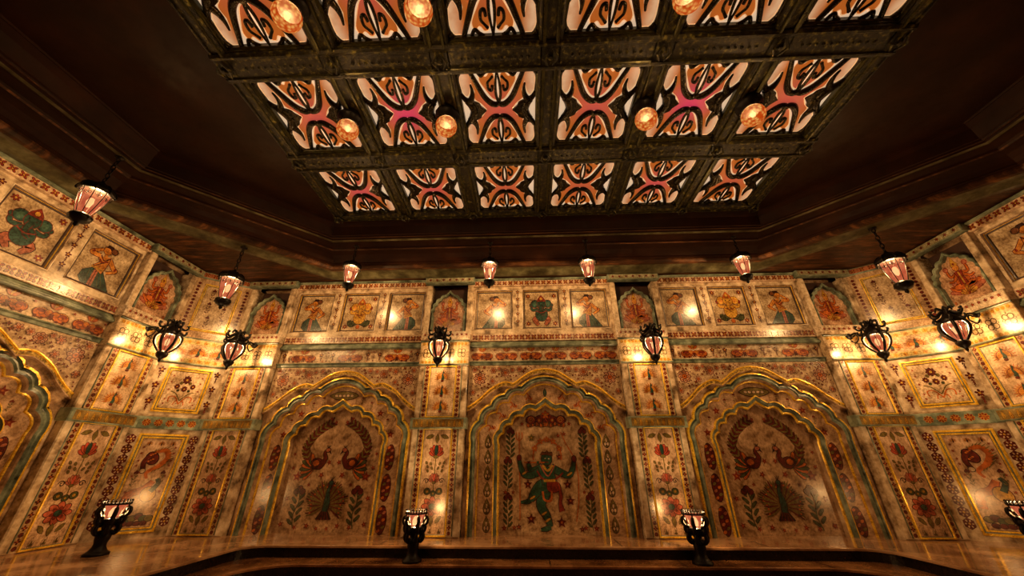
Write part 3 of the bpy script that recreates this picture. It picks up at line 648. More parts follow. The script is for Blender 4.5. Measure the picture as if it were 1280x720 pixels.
def make_sconce():
    """origin on the wall at bracket height; lantern hangs at local y=-0.62 (towards the room)"""
    t = empty('wall_lantern', '', 'wall lantern', (0, 0, 0), 0, 'scrolled iron wall lanterns with rosy glass')
    Y = -0.64
    m = MB(); m.lathe([(0.0, 0.0), (0.09, 0.0), (0.09, 0.02), (0.05, 0.05), (0, 0.05)], 'iron', 12)
    m.v = [(x, -z, y) for x, y, z in m.v]; m.build('wall_plate', t, smooth=True)
    m = MB()
    m.tube(smooth([(0, -0.02, 0.0), (0, -0.2, 0.02), (0, -0.34, -0.06), (0, -0.42, 0.06), (0, Y+0.05, 0.04), (0, Y, -0.03)], 5), 0.022, 'iron', 6)
    m.tube(smooth([(0, -0.03, -0.12), (0, -0.12, -0.2), (0, -0.24, -0.12), (0, -0.2, -0.02), (0, -0.12, -0.05)], 5), 0.015, 'iron', 6)
    m.build('bracket', t, smooth=True)
    m = MB()
    for i in range(6):
        a = 2*PI*i/6+0.3; c, s = math.cos(a), math.sin(a)
        for q, r in (([(0.0, 0.02), (0.08, 0.06), (0.15, 0.0), (0.22, -0.02), (0.26, 0.05), (0.22, 0.09)], 0.017), ([(0.03, -0.08), (0.14, -0.1), (0.22, -0.14), (0.26, -0.1), (0.25, -0.05)], 0.018), ([(0.02, 0.0), (0.06, 0.12), (0.12, 0.16), (0.15, 0.11)], 0.014)):
            pts = smooth([(x*c, Y+x*s, z) for x, z in q], 4); m.tube(pts, resample([r*1.7, r*1.7, r*1.4, r*1.1], len(pts)), 'iron', 5)
        m.lathe([(0, -0.03), (0.028, 0), (0, 0.03)], 'iron', 6, (0.26*c, Y+0.26*s, 0.09))
    m.lathe([(0.0, 0.2), (0.02, 0.16), (0.035, 0.1), (0.05, 0.04), (0.1, -0.04), (0.17, -0.1), (0.2, -0.16), (0.19, -0.19), (0.0, -0.17)], 'iron', 18, (0, Y, 0), ripple=0.05, m=6)
    m.build('scroll_crown', t, smooth=True)
    m = MB(); m.lathe([(0.155, -0.17), (0.155, -0.28), (0.135, -0.4), (0.1, -0.52), (0.07, -0.58)], 'lampglass', 8, (0, Y, 0)); m.build('glass', t)
    m = MB()
    for i in range(6):
        a = 2*PI*i/6+0.3; c, s = math.cos(a), math.sin(a)
        q = smooth([(0.17, -0.16), (0.225, -0.24), (0.22, -0.36), (0.165, -0.47), (0.1, -0.56), (0.06, -0.6)], 4)
        m.tube([(x*c, Y+x*s, z) for x, z in q], resample([0.034, 0.03, 0.024, 0.018], len(q)), 'iron', 6)
        a += PI/6; c, s = math.cos(a), math.sin(a); m.tube([(x*c, Y+x*s, z) for x, z in ((0.158, -0.17), (0.158, -0.28), (0.138, -0.4), (0.103, -0.52))], 0.006, 'iron', 5)
    m.build('ribs', t, smooth=True)
    m = MB(); m.lathe([(0.05, -0.55), (0.1, -0.58), (0.115, -0.62), (0.09, -0.68), (0.05, -0.72), (0.025, -0.74), (0.03, -0.77), (0.0, -0.82)], 'iron', 14, (0, Y, 0)); m.build('finial', t, smooth=True)
    m = MB(); m.lathe([(0.0, -0.26), (0.03, -0.28), (0.045, -0.34), (0.03, -0.42), (0.0, -0.44)], 'bulb', 10, (0, Y, 0)); m.build('bulb', t, smooth=True)
    light(t, (0, Y, -0.285), P_SCONCE, 0.045)
    return t
s0 = make_sconce(); XS = 9.22
SC = [((-2.53, 8.83, 2.9), 0, 'iron wall lantern on the pilaster left of the central arch'), ((2.53, 8.83, 2.9), 0, 'iron wall lantern on the pilaster right of the central arch'),
      ((-7.6, 8.83, 2.9), 0, 'iron wall lantern on the far wall pilaster beside the left corner'), ((7.6, 8.83, 2.9), 0, 'iron wall lantern on the far wall pilaster beside the right corner'),
      ((-XS+.02, 7.45, 2.9), PI/2, 'iron wall lantern on the left wall pilaster, leftmost of all'), ((XS-.02, 7.45, 2.9), -PI/2, 'iron wall lantern on the right wall pilaster, rightmost of all')]
for i, (loc, rz, lb) in enumerate(SC):
    if i == 0: s0.location = (loc[0], loc[1], loc[2]+H); s0['label'] = lb
    else: place(s0, lb, loc, rz)

def make_torch():
    t = empty('torch_lamp', '', 'standing lamp', (0, 0, 0), 0, 'black standing lamps with crowned glass cups')
    m = MB(); m.lathe([(0.0, 0.0), (0.17, 0.0), (0.175, 0.03), (0.14, 0.05), (0.12, 0.07), (0.09, 0.12), (0.085, 0.17), (0.1, 0.22), (0.105, 0.28), (0.085, 0.33), (0.06, 0.36), (0.075, 0.4), (0.11, 0.44), (0.12, 0.48), (0.13, 0.52), (0.0, 0.53)], 'iron', 20, ripple=0.035, m=8); m.build('pedestal', t, smooth=True)
    m = MB()
    for i in range(6):
        a = 2*PI*i/6; c, s = math.cos(a), math.sin(a)
        for q in ([(0.07, 0.33), (0.13, 0.31), (0.17, 0.37), (0.15, 0.44), (0.1, 0.42)], [(0.11, 0.44), (0.17, 0.46), (0.19, 0.53), (0.15, 0.57), (0.12, 0.53)], [(0.13, 0.56), (0.18, 0.56), (0.22, 0.61), (0.215, 0.67), (0.185, 0.68), (0.18, 0.64)]):
            pts = smooth([(x*c, x*s, z) for x, z in q], 4); m.tube(pts, resample([0.032, 0.034, 0.03, 0.024], len(pts)), 'iron', 6)
        m.lathe([(0, -0.04), (0.03, 0), (0, 0.04)], 'iron', 6, (0.18*c, 0.18*s, 0.48))
    m.build('scroll_bracket', t, smooth=True)
    m = MB(); m.lathe([(0.115, 0.54), (0.14, 0.62), (0.178, 0.735)], 'lampglass', 6); m.build('glass_cup', t)
    m = MB()
    for i in range(6):
        a = 2*PI*i/6; c, s = math.cos(a), math.sin(a); m.tube([(0.12*c, 0.12*s, 0.53), (0.145*c, 0.145*s, 0.62), (0.185*c, 0.185*s, 0.74)], 0.013, 'iron', 5)
    m.lathe([(0.175, 0.73), (0.2, 0.73), (0.205, 0.755), (0.18, 0.755), (0.175, 0.73)], 'iron', 24)
    for i in range(24):
        a = 2*PI*i/24; m.lathe([(0.012, 0.75), (0.008, 0.775), (0.016, 0.79), (0.0, 0.815)], 'iron', 6, (0.192*math.cos(a), 0.192*math.sin(a), 0))
    m.build('crown', t)
    m = MB(); m.lathe([(0.0, 0.54), (0.05, 0.55), (0.06, 0.62), (0.035, 0.68), (0.0, 0.7)], 'bulb', 12); m.build('bulb', t, smooth=True)
    light(t, (0, 0, 0.655), P_TORCH, 0.04)
    return t
t0 = make_torch()
TL = [((-2.56, 7.79, -1.5), 'black standing lamp on the step left of the central arch'), ((2.54, 7.79, -1.5), 'black standing lamp on the step right of the central arch'),
      ((-7.71, 7.05, ZF), 'black standing lamp on the marble ledge by the left corner'), ((7.55, 7.05, ZF), 'black standing lamp on the ledge at the right edge, partly out of frame')]
for i, (loc, lb) in enumerate(TL):
    if i == 0: t0.location = (loc[0], loc[1], loc[2]+H); t0['label'] = lb
    else: place(t0, lb, loc, 0.4 if i > 1 else 0)
# ------------------------------------------------------------------ floor and steps
def rounded(X, Y, r=0.35, back=-6.2):
    pts = [(X, back), (X, Y-r)]
    pts += [(X-r+r*math.cos(a), Y-r+r*math.sin(a)) for a in [PI/2*i/8 for i in range(1, 9)]]
    return pts + mirror(pts[::-1])
def platform(X, Y, z, zb, k, name, r):
    m = MB(); e = rounded(X, Y, r); n = len(e)
    ring = [(-10.2, -6.2)] + e[::-1] + [(10.2, -6.2), (10.2, 9.9), (-10.2, 9.9)]
    # nosing, top, riser
    m.slab([ring], z+H, 0, k, plane='xy')
    m.sweep([(0.0, z+H), (0.03, z+H-0.012), (0.03, z+H-0.04), (0.0, z+H-0.05)], e, k, plane='xy')
    m.sweep([(-0.03, z+H-0.05), (-0.03, zb+H)], e, 'riser', plane='xy')
    m.sweep([(0.0, z+H-0.05), (-0.03, z+H-0.05)], e, 'riser', plane='xy')
    o = m.build(name); o['kind'] = 'structure'; return o
platform(5.82, 8.06, ZF, -1.5, 'ledge', 'floor', 0.45)
platform(5.35, 7.62, -1.5, -1.7, 'tread', 'floor', 0.9)
m = MB(); m.slab([[(-10.2, -6.2), (10.2, -6.2), (10.2, 9.9), (-10.2, 9.9)]], -1.7+H, 0, 'tread', plane='xy'); struct(m.build('floor'))
m = MB()   # slab joints
for x in (-3.6, -.1, 2.2, 4.6): m.box((x-.008, 7.60, -1.5+H), (x+.008, 8.03, -1.499+H), 'riser')
for x in (-3.3, 1.25, 3.9): m.box((x-.008, 8.06, ZF+H), (x+.008, 8.9, ZF+.001+H), 'riser')
struct(m.build('trim_2'))
# ------------------------------------------------------------------ backing walls
def wallbox(name, a, b):
    m = MB(); m.box(a, b, 'rosemarble'); return struct(m.build(name))
ZT = 5.0+H
wallbox('wall_front', (-9.9, 9.42, 0), (9.9, 9.7, ZT))
wallbox('wall_left', (-9.9, -6.2, 0), (-9.68, 9.42, ZT))
wallbox('wall_right', (9.68, -6.2, 0), (9.9, 9.42, ZT))
wallbox('wall_back', (-9.9, -6.4, 0), (9.9, -6.2, 7.3))

# ------------------------------------------------------------------ arched bays (local: x along wall, y into wall, 0 = wall face, z from the eye)
def lobes(pts, bulge, k=6):
    out = [pts[0]]
    for i in range(len(pts)-1):
        a = Vector(pts[i]); b = Vector(pts[i+1]); d = b-a; nrm = Vector((-d.y, d.x))
        if nrm.y < 0 and nrm.x < 0: nrm = -nrm
        bb = bulge[i] if isinstance(bulge, (list, tuple)) else bulge
        for j in range(1, k+1):
            t = j/k; p = a + d*t + nrm*bb*4*t*(1-t); out.append((p.x, p.y))
    return out
A1 = lobes([(0, 1.88), (0.53, 1.62), (0.9, 1.44), (1.2, 1.22), (1.45, 0.92), (1.62, 0.55)], [0.12, 0.27, 0.27, 0.27, 0.22]) + [(1.62, ZF)]
A2 = lobes([(0, 1.40), (0.24, 1.24), (0.54, 1.12), (0.82, 0.93), (1.02, 0.74), (1.13, 0.48)], [-0.02, 0.30, 0.30, 0.32, 0.26]) + [(1.13, ZF)]
GI = smooth([(0, 2.11), (0.25, 2.07), (0.45, 1.98), (0.65, 1.84), (0.78, 1.75)], 3)[:-1] + smooth([(0.78, 1.75), (0.95, 1.79), (1.1, 1.76), (1.35, 1.62), (1.56, 1.43), (1.75, 1.28), (1.9, 1.19)], 3)
def full(h): return mirror(h[::-1])[:-1] + h        # left foot over the top to right foot
WB = 1.9
def inside_y(curve, x):
    x = abs(x)
    for (x0, z0), (x1, z1) in zip(curve, curve[1:]):
        if x0 <= x <= x1 and x1 > x0: return z0 + (z1-z0)*(x-x0)/(x1-x0)
    return curve[-1][1]
def offs(path, d):
    out = []
    for i in range(len(path)):
        a = Vector(path[max(i-1, 0)]); b = Vector(path[min(i+1, len(path)-1)]); t = (b-a).normalized(); out.append((path[i][0]-t.y*d, path[i][1]+t.x*d))
    return out
GO = [(x, z+0.13) for x, z in GI]
def make_arch(kind):
    zo = ZF
    t = empty('arched_alcove', '', 'alcove', (0, 0, ZF), 0)
    gi, go, a1, a2 = full(GI), full(GO), full(A1), full(A2)
    # flowered spandrel
    m = MB(); top = 2.34
    m.slab([[(-WB, top)] + go + [(WB, top)]], 0.0, 0.06, 'paint', 'marble', rgb(*(222, 194, 160)))
    A = Art(m, -0.0005); random.seed(3)
    def safe(x, z, r): return z-r*1.1 > inside_y(GO, x)+0.0 and z-r > inside_y(GO, min(abs(x)+r, 1.89)) and z-r > inside_y(GO, max(abs(x)-r, 0)) and z+r < top-0.02 and abs(x)+r < WB-.02
    big = [(1.62, 2.0, 0.14), (0.98, 2.14, 0.10), (1.28, 2.2, 0.08), (1.3, 1.93, .07), (1.78, 1.66, 0.07), (1.75, 2.22, 0.07), (0.62, 2.22, 0.07), (1.13, 2.24, .05), (.8, 2.2, .06)]
    placed = []
    for x, z, r in big:
        if safe(x, z, r):
            placed += [(x, z, r), (-x, z, r)]
            for s in (-1, 1): A.at(x*s, z, r*1.05); outlineflower(A, 8 if r > .09 else 6)
    for i in range(700):
        x = random.uniform(0.05, 1.85); z = random.uniform(1.4, 2.3); r = random.choice([0.022, 0.03, 0.04])
        if safe(x, z, r) and all((x-a)**2+(z-b)**2 > (r+c+.006)**2 for a, b, c in placed):
            placed += [(x, z, r), (-x, z, r)]; q = random.random()
            for s in (-1, 1):
                A.at(x*s, z, r, r, q*6)
                if r > .025: xflower(A, DRED, ORANGE) if q > .4 else quatre(A, DRED)
                else: A.ell(0, 0, 0.8, 0.8, random.choice([DRED, ORANGE, OLIVE]) if q > 2 else DRED, n=6)
    m.build('painted_spandrel', t, zo)
    m = MB(); m.slab([go + gi[::-1]], -0.02, 0.05, 'goldrelief', 'gold')
    m.sweep([(0.0, 0.0), (0.0, -0.035), (-0.02, -0.04), (-0.035, -0.02)], go, 'gold'); m.sweep([(0.03, -0.02), (0.02, -0.045), (0.0, -0.045), (-0.015, 0.01), (-0.045, 0.015), (-0.06, 0.04)], gi, ['gold', 'rosemarble', 'rosemarble', 'rosemarble', 'rosemarble'])
    m.build('gilded_border', t, zo)
    m = MB(); m.slab([[(-WB, ZF)] + gi + [(WB, ZF)] + [(1.66, ZF)] + offs(a1, 0.04)[::-1] + [(-1.66, ZF)]], 0.03, 0.2, 'rosemarble', 'rosemarble'); m.build('marble_surround', t, zo)
    m = MB(); m.sweep([(0.20, 0.03), (0.19, -0.005), (0.15, -0.015), (0.13, 0.02), (0.11, 0.03), (0.10, 0.0), (0.07, -0.01), (0.04, 0.01), (0.02, 0.03), (0.0, 0.09), (-0.02, 0.1), (-0.03, 0.14)], a1, ['gold', 'gold', 'patina', 'patina', 'patina', 'patina', 'patina', 'rosemarble', 'rosemarble', 'gold', 'gold']); m.build('outer_moulding', t, zo, True)
    # painted band between the two lobed mouldings
    m = MB(); m.slab([offs(a1, 0.03) + offs(a2, 0.08)[::-1]], 0.13, 0.2, 'paint', None, rgb(*(208, 172, 138)))
    A = Art(m, 0.1295)
    if kind == 'figure':
        for s in (-1, 1):
            for z in (-1.1, -0.77, -0.44, -0.11, 0.22, 0.55): A.at(1.38*s, z, 0.15*s, 0.15); teardrop(A)
            for cx, cz, r in ((1.3, 0.85, 0.6), (1.05, 1.12, 0.75), (0.78, 1.36, 0.9), (0.4, 1.55, 1.15)):
                A.at(cx*s, cz, 0.17*s, 0.17, 0); A.line([(x*math.cos(r)-z*math.sin(r), x*math.sin(r)+z*math.cos(r)) for x, z in smooth([(0.9, -0.4), (0.5, 0.05), (0.0, -0.1), (-0.4, 0.2), (-0.15, 0.4)], 5)], [0.17]*21, ORANGE)
                A.ell(-0.15, 0.1, .3, .1, RED, n=8, rot=1); A.ell(0.35, -0.2, .26, .1, ORANGE, n=8, rot=2)
        A.at(0, 1.66, 0.1); leaf(A, TEAL)
    else:
        for s in (-1, 1):
            for z in (-1.02, -0.4, 0.22):
                A.at(1.38*s, z, 1); A.ell(0, 0, 0.105, 0.27, DRED, INK, 0.012, 0, 18)
                for q in range(7): A.ell(0.045*(1 if q % 2 else -1), -0.2+0.068*q, 0.045, 0.03, (ORANGE, OLIVE, PINK)[q % 3], INK, 0.008, 0.5, 7)
            for cx, cz, r in ((1.32, 0.72, 0.4), (1.2, 0.98, 0.7), (1.0, 1.2, 0.9), (0.74, 1.38, 1.1), (.5, 1.5, 1.2)):
                A.at(cx*s, cz, 0.1); star(A, RED, ORANGE) if r in (.4, .9) else sprig(A, OLIVE, RED, 3)
        A.at(0, 1.63, 1); A.poly(smooth([(-0.36, 0), (-0.15, 0.09), (0.15, 0.09), (0.36, 0), (0.15, -0.09), (-0.15, -0.09), (-0.36, 0)], 4)[:-1], OLIVE, INK, 0.03)
        for q in range(5): A.ell(-0.2+0.1*q, 0, 0.04, 0.03, CREAM, INK, 0.01, n=7)
    m.build('ornament_band', t, zo)
    m = MB(); m.sweep([(0.13, 0.13), (0.12, 0.09), (0.10, 0.085), (0.085, 0.12), (0.06, 0.13), (0.03, 0.15), (0.01, 0.14), (-0.005, 0.145), (-0.02, 0.17), (-0.02, 0.3)], a2, ['gold', 'gold', 'patina', 'patina', 'patina', 'gold', 'gold', 'gold', 'rosemarble']); m.build('inner_moulding', t, zo, True)
    # mural at the back
    m = MB(); m.slab([offs(a2, 0.06)], 0.29, 0.3, 'paint', None, rgb(*((216, 184, 148) if kind == 'figure' else (206, 172, 138))))
    A = Art(m, 0.2895)
    (mural_figure if kind == 'figure' else mural_peacocks)(A)
    m.build('mural', t, zo)
    return t
def mural_peacocks(A):
    for s in (-1, 1):
        A.at(0.36*s, 0.2, 0.44*s, 0.44); sidepeacock(A, 1)
        A.at(0.68*s, -0.78, 0.42, 0.42); sprig(A, GREEN, DRED, 8)
        for x, z, r in ((0.14, 1.02, .055), (0.28, 1.1, .05), (.12, 0.12, .07), (0.82, -0.18, 0.12), (0.25, -0.15, .08), (0.96, 0.0, 0.06), (0.95, -0.62, 0.07), (0.95, -1.12, 0.07), (0.62, -1.18, 0.06), (0.35, -1.15, 0.07), (0.12, -1.2, .05), (1.0, 0.3, .05), (.5, -.35, .05)):
            A.at(x*s, z, r, r, x*3); star(A, RED, ORANGE)
    A.at(0, -0.62, 0.44, 0.47); bigfan(A)
def mural_figure(A):
    g = lambda X, Y: ((X-365)/302.0, ZF+(598-Y)/363.0)
    for s in (-1, 1):
        for z in (-0.86, -0.12, 0.52): A.at(0.92*s if z < .5 else .86*s, z, 0.30*s, 0.36); sprig(A, GREEN, DRED, 9)
        for x, z, r in ((0.98, -0.5, .06), (0.8, -.5, .05), (1.0, -1.18, .07), (.78, -1.17, .06), (.95, .2, .05)): A.at(x*s, z, r); star(A, RED, ORANGE)
    A.at(0, 1.0, 1)      # feathered cloud garland
    for sg in (-1, 1):
        for i in range(9):
            x = (0.03+0.05*i)*sg; A.ell(x, 0.05+0.035*math.sin(i*0.8), 0.05, 0.075, DRED if i % 2 else RED, INK, 0.012, 0.5*sg, 9); A.ell(x, -0.06-0.02*math.sin(i), 0.032, 0.05, BROWN if i % 2 else ORANGE, INK, 0.01, -0.4*sg, 7)
        A.ell(0.36*sg, 0.04, 0.1, 0.09, RED, INK, 0.014); A.line(spiral(0.36*sg, 0.04, 0.08, 0.01, 0, 1.6), 0.012, YELL); A.ell(0.16*sg, 0.03, 0.06, 0.06, RED, INK, 0.012); A.ell(0.16*sg, 0.03, 0.025, 0.025, YELL, n=7)
    A.at(0, 1.16, 0.1); flower(A, 5, ORANGE, YELL, RED, .4)
    for X, Y, r in ((225, 250, .11), (497, 252, .11), (510, 368, .11), (243, 492, .12), (443, 515, .12), (160, 545, .07), (575, 560, .07), (450, 45, .09)):
        x, z = g(X, Y); A.at(x, z, r); star(A, DRED, ORANGE)
    A.at(-0.36, 0.64, 0.1); star(A, OLIVE, YELL)
    for x, z in ((0.28, .68), (.42, .72), (-.58, .95), (.56, .95)): A.at(x, z, 0.06); star(A, RED, ORANGE)
    A.at(0, 0, 1)
    # halo, trident, staff
    A.line([(0.0+0.33*math.cos(q), 0.22+0.33*math.sin(q)*1.15) for q in [PI*j/18 for j in range(-1, 20)]], 0.03, ORANGE)
    for q in (0.5, 1.1, PI/2, 2.04, 2.64): A.at(0.33*math.cos(q), 0.22+0.38*math.sin(q), 0.07); flower(A, 5, ORANGE, YELL, RED, .4)
    A.at(0, 0, 1)
    P = lambda *q: [g(*a) for a in q]
    A.line(P((168, 500), (170, 300), (168, -90)), 0.022, ORANGE)
    for d in (-22, 0, 22): A.line(smooth(P((168, -80), (168+d, -105), (168+d*0.9, -150)), 4), 0.022, ORANGE)
    A.line(P((540, 510), (565, 380), (575, 200), (560, 60), (500, -60), (470, -150)), 0.022, ORANGE)
    S = (52, 96, 80)
    # limbs
    A.limb(P((330, 120), (260, 150), (235, 120), (235, 80)), [0.15, 0.12, 0.09, 0.06], S, INK, 0.012)
    A.limb(P((335, 130), (265, 180), (205, 180), (180, 130), (165, 60)), [0.16, 0.13, 0.12, 0.1, 0.07], S, INK, 0.012)
    A.limb(P((390, 130), (450, 160), (510, 185), (540, 130), (552, 70)), [0.17, 0.14, 0.12, 0.1, 0.07], S, INK, 0.012)
    A.ell(*g(166, 52), 0.05, 0.06, DRED, INK, 0.012); A.ell(*g(552, 62), 0.05, 0.07, DRED, INK, 0.012)
    A.limb(P((375, 250), (330, 330), (310, 400), (345, 470), (370, 545)), [0.27, 0.24, 0.19, 0.16, 0.09], S, INK, 0.014)
    A.limb(P((370, 545), (340, 558), (305, 565)), [0.08, 0.09, 0.04], S, INK, 0.012)
    A.limb(P((370, 250), (310, 270), (260, 330), (240, 365)), [0.28, 0.25, 0.17, 0.1], S, INK, 0.014)
    A.limb(P((242, 362), (215, 375), (175, 378)), [0.09, 0.08, 0.03], S, INK, 0.012)
    A.limb(P((360, 120), (362, 180), (375, 240)), [0.42, 0.3, 0.32], S, INK, 0.014)
    A.poly(smooth(P((355, 235), (400, 225), (440, 245), (445, 285), (400, 310), (360, 290), (355, 235)), 4)[:-1], RED, INK, 0.02)
    A.limb(P((432, 240), (448, 330), (440, 380), (450, 440)), [0.04, 0.07, 0.06, 0.12], RED, INK, 0.01)
    A.line(smooth(P((325, 300), (335, 360), (380, 365), (385, 300)), 5), 0.045, ORANGE)
    A.line(smooth(P((290, 150), (330, 210), (410, 215), (470, 165)), 5), 0.035, RED)
    A.line(smooth(P((330, 110), (365, 150), (400, 108)), 5), 0.05, YELL); A.line(smooth(P((315, 105), (365, 190), (415, 105)), 5), 0.03, PINK)
    A.line(P((335, 225), (415, 222)), 0.05, YELL)
    A.ell(*g(360, 60), 0.12, 0.14, S, INK, 0.014); A.poly(P((318, 30), (330, 5), (355, 15), (362, -8), (375, 15), (400, 8), (402, 38), (360, 28)), BROWN, INK, 0.02)
    A.ell(*g(350, 58), 0.018, 0.012, WHITE); A.ell(*g(375, 60), 0.018, 0.012, WHITE); A.line(P((345, 85), (372, 87)), 0.018, RED)
    A.line(P((200, 88), (345, 88)), 0.03, ORANGE); A.line(P((235, 78), (235, 96)), 0.06, DRED); A.line(P((298, 78), (298, 98)), 0.06, S)
    for X, Y in ((205, 165), (515, 175), (330, 455), (255, 345), (352, 500)): A.ell(*g(X, Y), 0.07, 0.02, YELL, DRED, 0.008, rot=0.5)

SIDEY = 4.93; XW = 9.35; YW = 9.0
arches = {}
af = make_arch('figure'); af.location.x, af.location.y = 0, YW
af['label'] = 'central arched alcove with a mural of a green four-armed dancing flute player'
ap = make_arch('peacock'); ap.location.x, ap.location.y = -5.065, YW
ap['label'] = 'arched alcove with three peacocks, left of the central alcove on the far wall'
ap['group'] = 'arched alcoves painted with peacocks'
place(ap, 'arched alcove with three peacocks, right of the central alcove on the far wall', (5.065, YW, ZF), 0)
place(ap, 'arched alcove on the left side wall, cut by the left photo edge', (-XW, SIDEY, ZF), PI/2)
place(ap, 'arched alcove on the right side wall, beyond the right corner lamp', (XW, SIDEY, ZF), -PI/2)

# ------------------------------------------------------------------ frieze, attic and cornice above each bay
def strip_flowers(A, x0, x1, z, s, pitch, fn):
    n = max(1, int((x1-x0)/pitch)); st = (x1-x0)/n
    for i in range(n): A.at(x0+(i+.5)*st, z, s); fn(A)
def make_frieze(kind, W=WB):
    t = empty('painted_frieze', '', 'frieze', (0, 0, 2.33), 0)
    m = MB(); m.bbox((-W, -0.02, 2.33), (W, 0.3, 2.44), 'patina'); m.tube([(-W, -0.03, 2.42), (W, -0.03, 2.42)], 0.018, 'patina', 8); m.build('lower_moulding', t, 2.33)
    m = MB(); m.slab([[(-W, 2.44), (W, 2.44), (W, 2.8), (-W, 2.8)]], 0.02, 0, 'paint', None, rgb(*(226, 200, 168))); A = Art(m, 0.0195)
    if kind == 'elephants':
        for i in range(6): A.at(-W+W*2*(i+.5)/6, 2.6, 0.29, 0.26); elephants(A)
        for i in range(7): A.at(-W+W*2*i/6 if 0 < i < 6 else (-W+.06 if i == 0 else W-.06), 2.73, 0.035); star(A, RED, ORANGE)
    else:
        for i in range(3): A.at(-1.25+1.25*i, 2.6, 0.34, 0.26); elephants(A)
        for x in (-1.78, -0.78, -0.47, 0.47, .78, 1.78): A.at(x, 2.66, 0.065); swirlornament(A)
        for x in (-1.78+.17, -0.62, .62, 1.62): A.at(x, 2.6, 0.06); quatre(A, DRED)
        random.seed(9)
        for q in range(46): A.at(random.choice((-1.7, -.75, -.5, .5, .75, 1.7))+random.uniform(-.11, .11), random.uniform(2.48, 2.77), .014); A.ell(0, 0, 1, 1, random.choice((DRED, ORANGE, OLIVE)), n=6)
        for x in (-1.62, -0.62, .62, 1.62): A.at(x, 2.73, 0.03); star(A, RED, ORANGE); A.at(x, 2.5, 0.03); star(A, DRED, ORANGE)
    m.build('painted_band', t, 2.33)
    m = MB(); m.sweep([(0, 0.3), (0, -0.06), (0.02, -0.08), (0.05, -0.08), (0.07, -0.05), (0.09, -0.05), (0.11, -0.02), (0.17, 0.02), (0.17, 0.3)], [(-W, 2.8), (W, 2.8)], 'patina'); m.build('upper_moulding', t, 2.33)
    return t
fa = make_frieze('elephants'); fa.location.x, fa.location.y = 0, YW; fa['label'] = 'frieze of paired orange elephants above the central alcove'
fb = make_frieze('mixed'); fb.location.x, fb.location.y = -5.065, YW; fb['label'] = 'elephant and scroll frieze above the left peacock alcove of the far wall'; fb['group'] = 'elephant and scroll friezes'
place(fb, 'elephant and scroll frieze above the right peacock alcove of the far wall', (5.065, YW, 2.33))
place(fa, 'frieze of orange elephants on the left side wall', (-XW, SIDEY, 2.33), PI/2); place(fa, 'frieze of orange elephants on the right side wall', (XW, SIDEY, 2.33), -PI/2)
SQ = [(-1.3, 0.96), (0.0, 0.96), (1.3, 0.96)]; SZ0, SZ1 = 3.34, 4.43
def make_attic(W=WB):
    t = empty('attic_surround', '', 'wall panelling', (0, 0, 2.95), 0)
    m = MB(); holes = [[(x-w_/2-.03, SZ0-.03), (x+w_/2+.03, SZ0-.03), (x+w_/2+.03, SZ1+.03), (x-w_/2-.03, SZ1+.03)] for x, w_ in SQ]
    m.slab([[(-W, 3.17), (W, 3.17), (W, 4.56), (-W, 4.56)]] + holes, 0.0, 0.1, 'marble', 'marble'); m.build('marble_surround', t, 2.95)
    for x in (-0.65, 0.65):
        m = MB(); A = Art(m, -0.0005)
        for i in range(5): A.at(x, 4.4-0.22*i, 0.06, .062); swirlornament(A)
        m.build('scroll_ornament', t, 2.95)
    m = MB(); m.bbox((-W, -0.03, 2.965), (W, 0.3, 3.17), 'paint'); m.c = [rgb(*CREAM)]*len(m.c); A = Art(m, -0.0305); strip_flowers(A, -W+.04, W-.04, 3.065, 0.078, 0.155, xflower); m.build('flower_band', t, 2.95)
    m = MB(); m.bbox((-W, -0.09, 4.56), (W, 0.3, 4.72), 'paint'); m.c = [rgb(*CREAM)]*len(m.c); A = Art(m, -0.0905); strip_flowers(A, -W+.04, W-.04, 4.64, 0.07, 0.155, xflower); m.build('cornice_band', t, 2.95)
    m = MB(); m.sweep([(0, 0.3), (0, -0.1), (0.02, -0.14), (0.05, -0.14), (0.075, -0.12), (0.08, 0.3)], [(-W, 4.72), (W, 4.72)], 'patina'); m.v = [(x, y, min(z, 4.775)) for x, y, z in m.v]; m.build('cornice_moulding', t, 2.95)
    return t
at0 = make_attic(); at0.location.x, at0.location.y = 0, YW; at0['label'] = 'marble attic with flower bands around the three central square paintings'
for lb, loc, rz in (('marble attic with flower bands above the left peacock alcove', (-5.065, YW, 2.95), 0), ('marble attic with flower bands above the right peacock alcove', (5.065, YW, 2.95), 0),
                    ('marble attic with flower bands on the left side wall', (-XW, SIDEY, 2.95), PI/2), ('marble attic with flower bands on the right side wall', (XW, SIDEY, 2.95), -PI/2)):
    place(at0, lb, loc, rz)
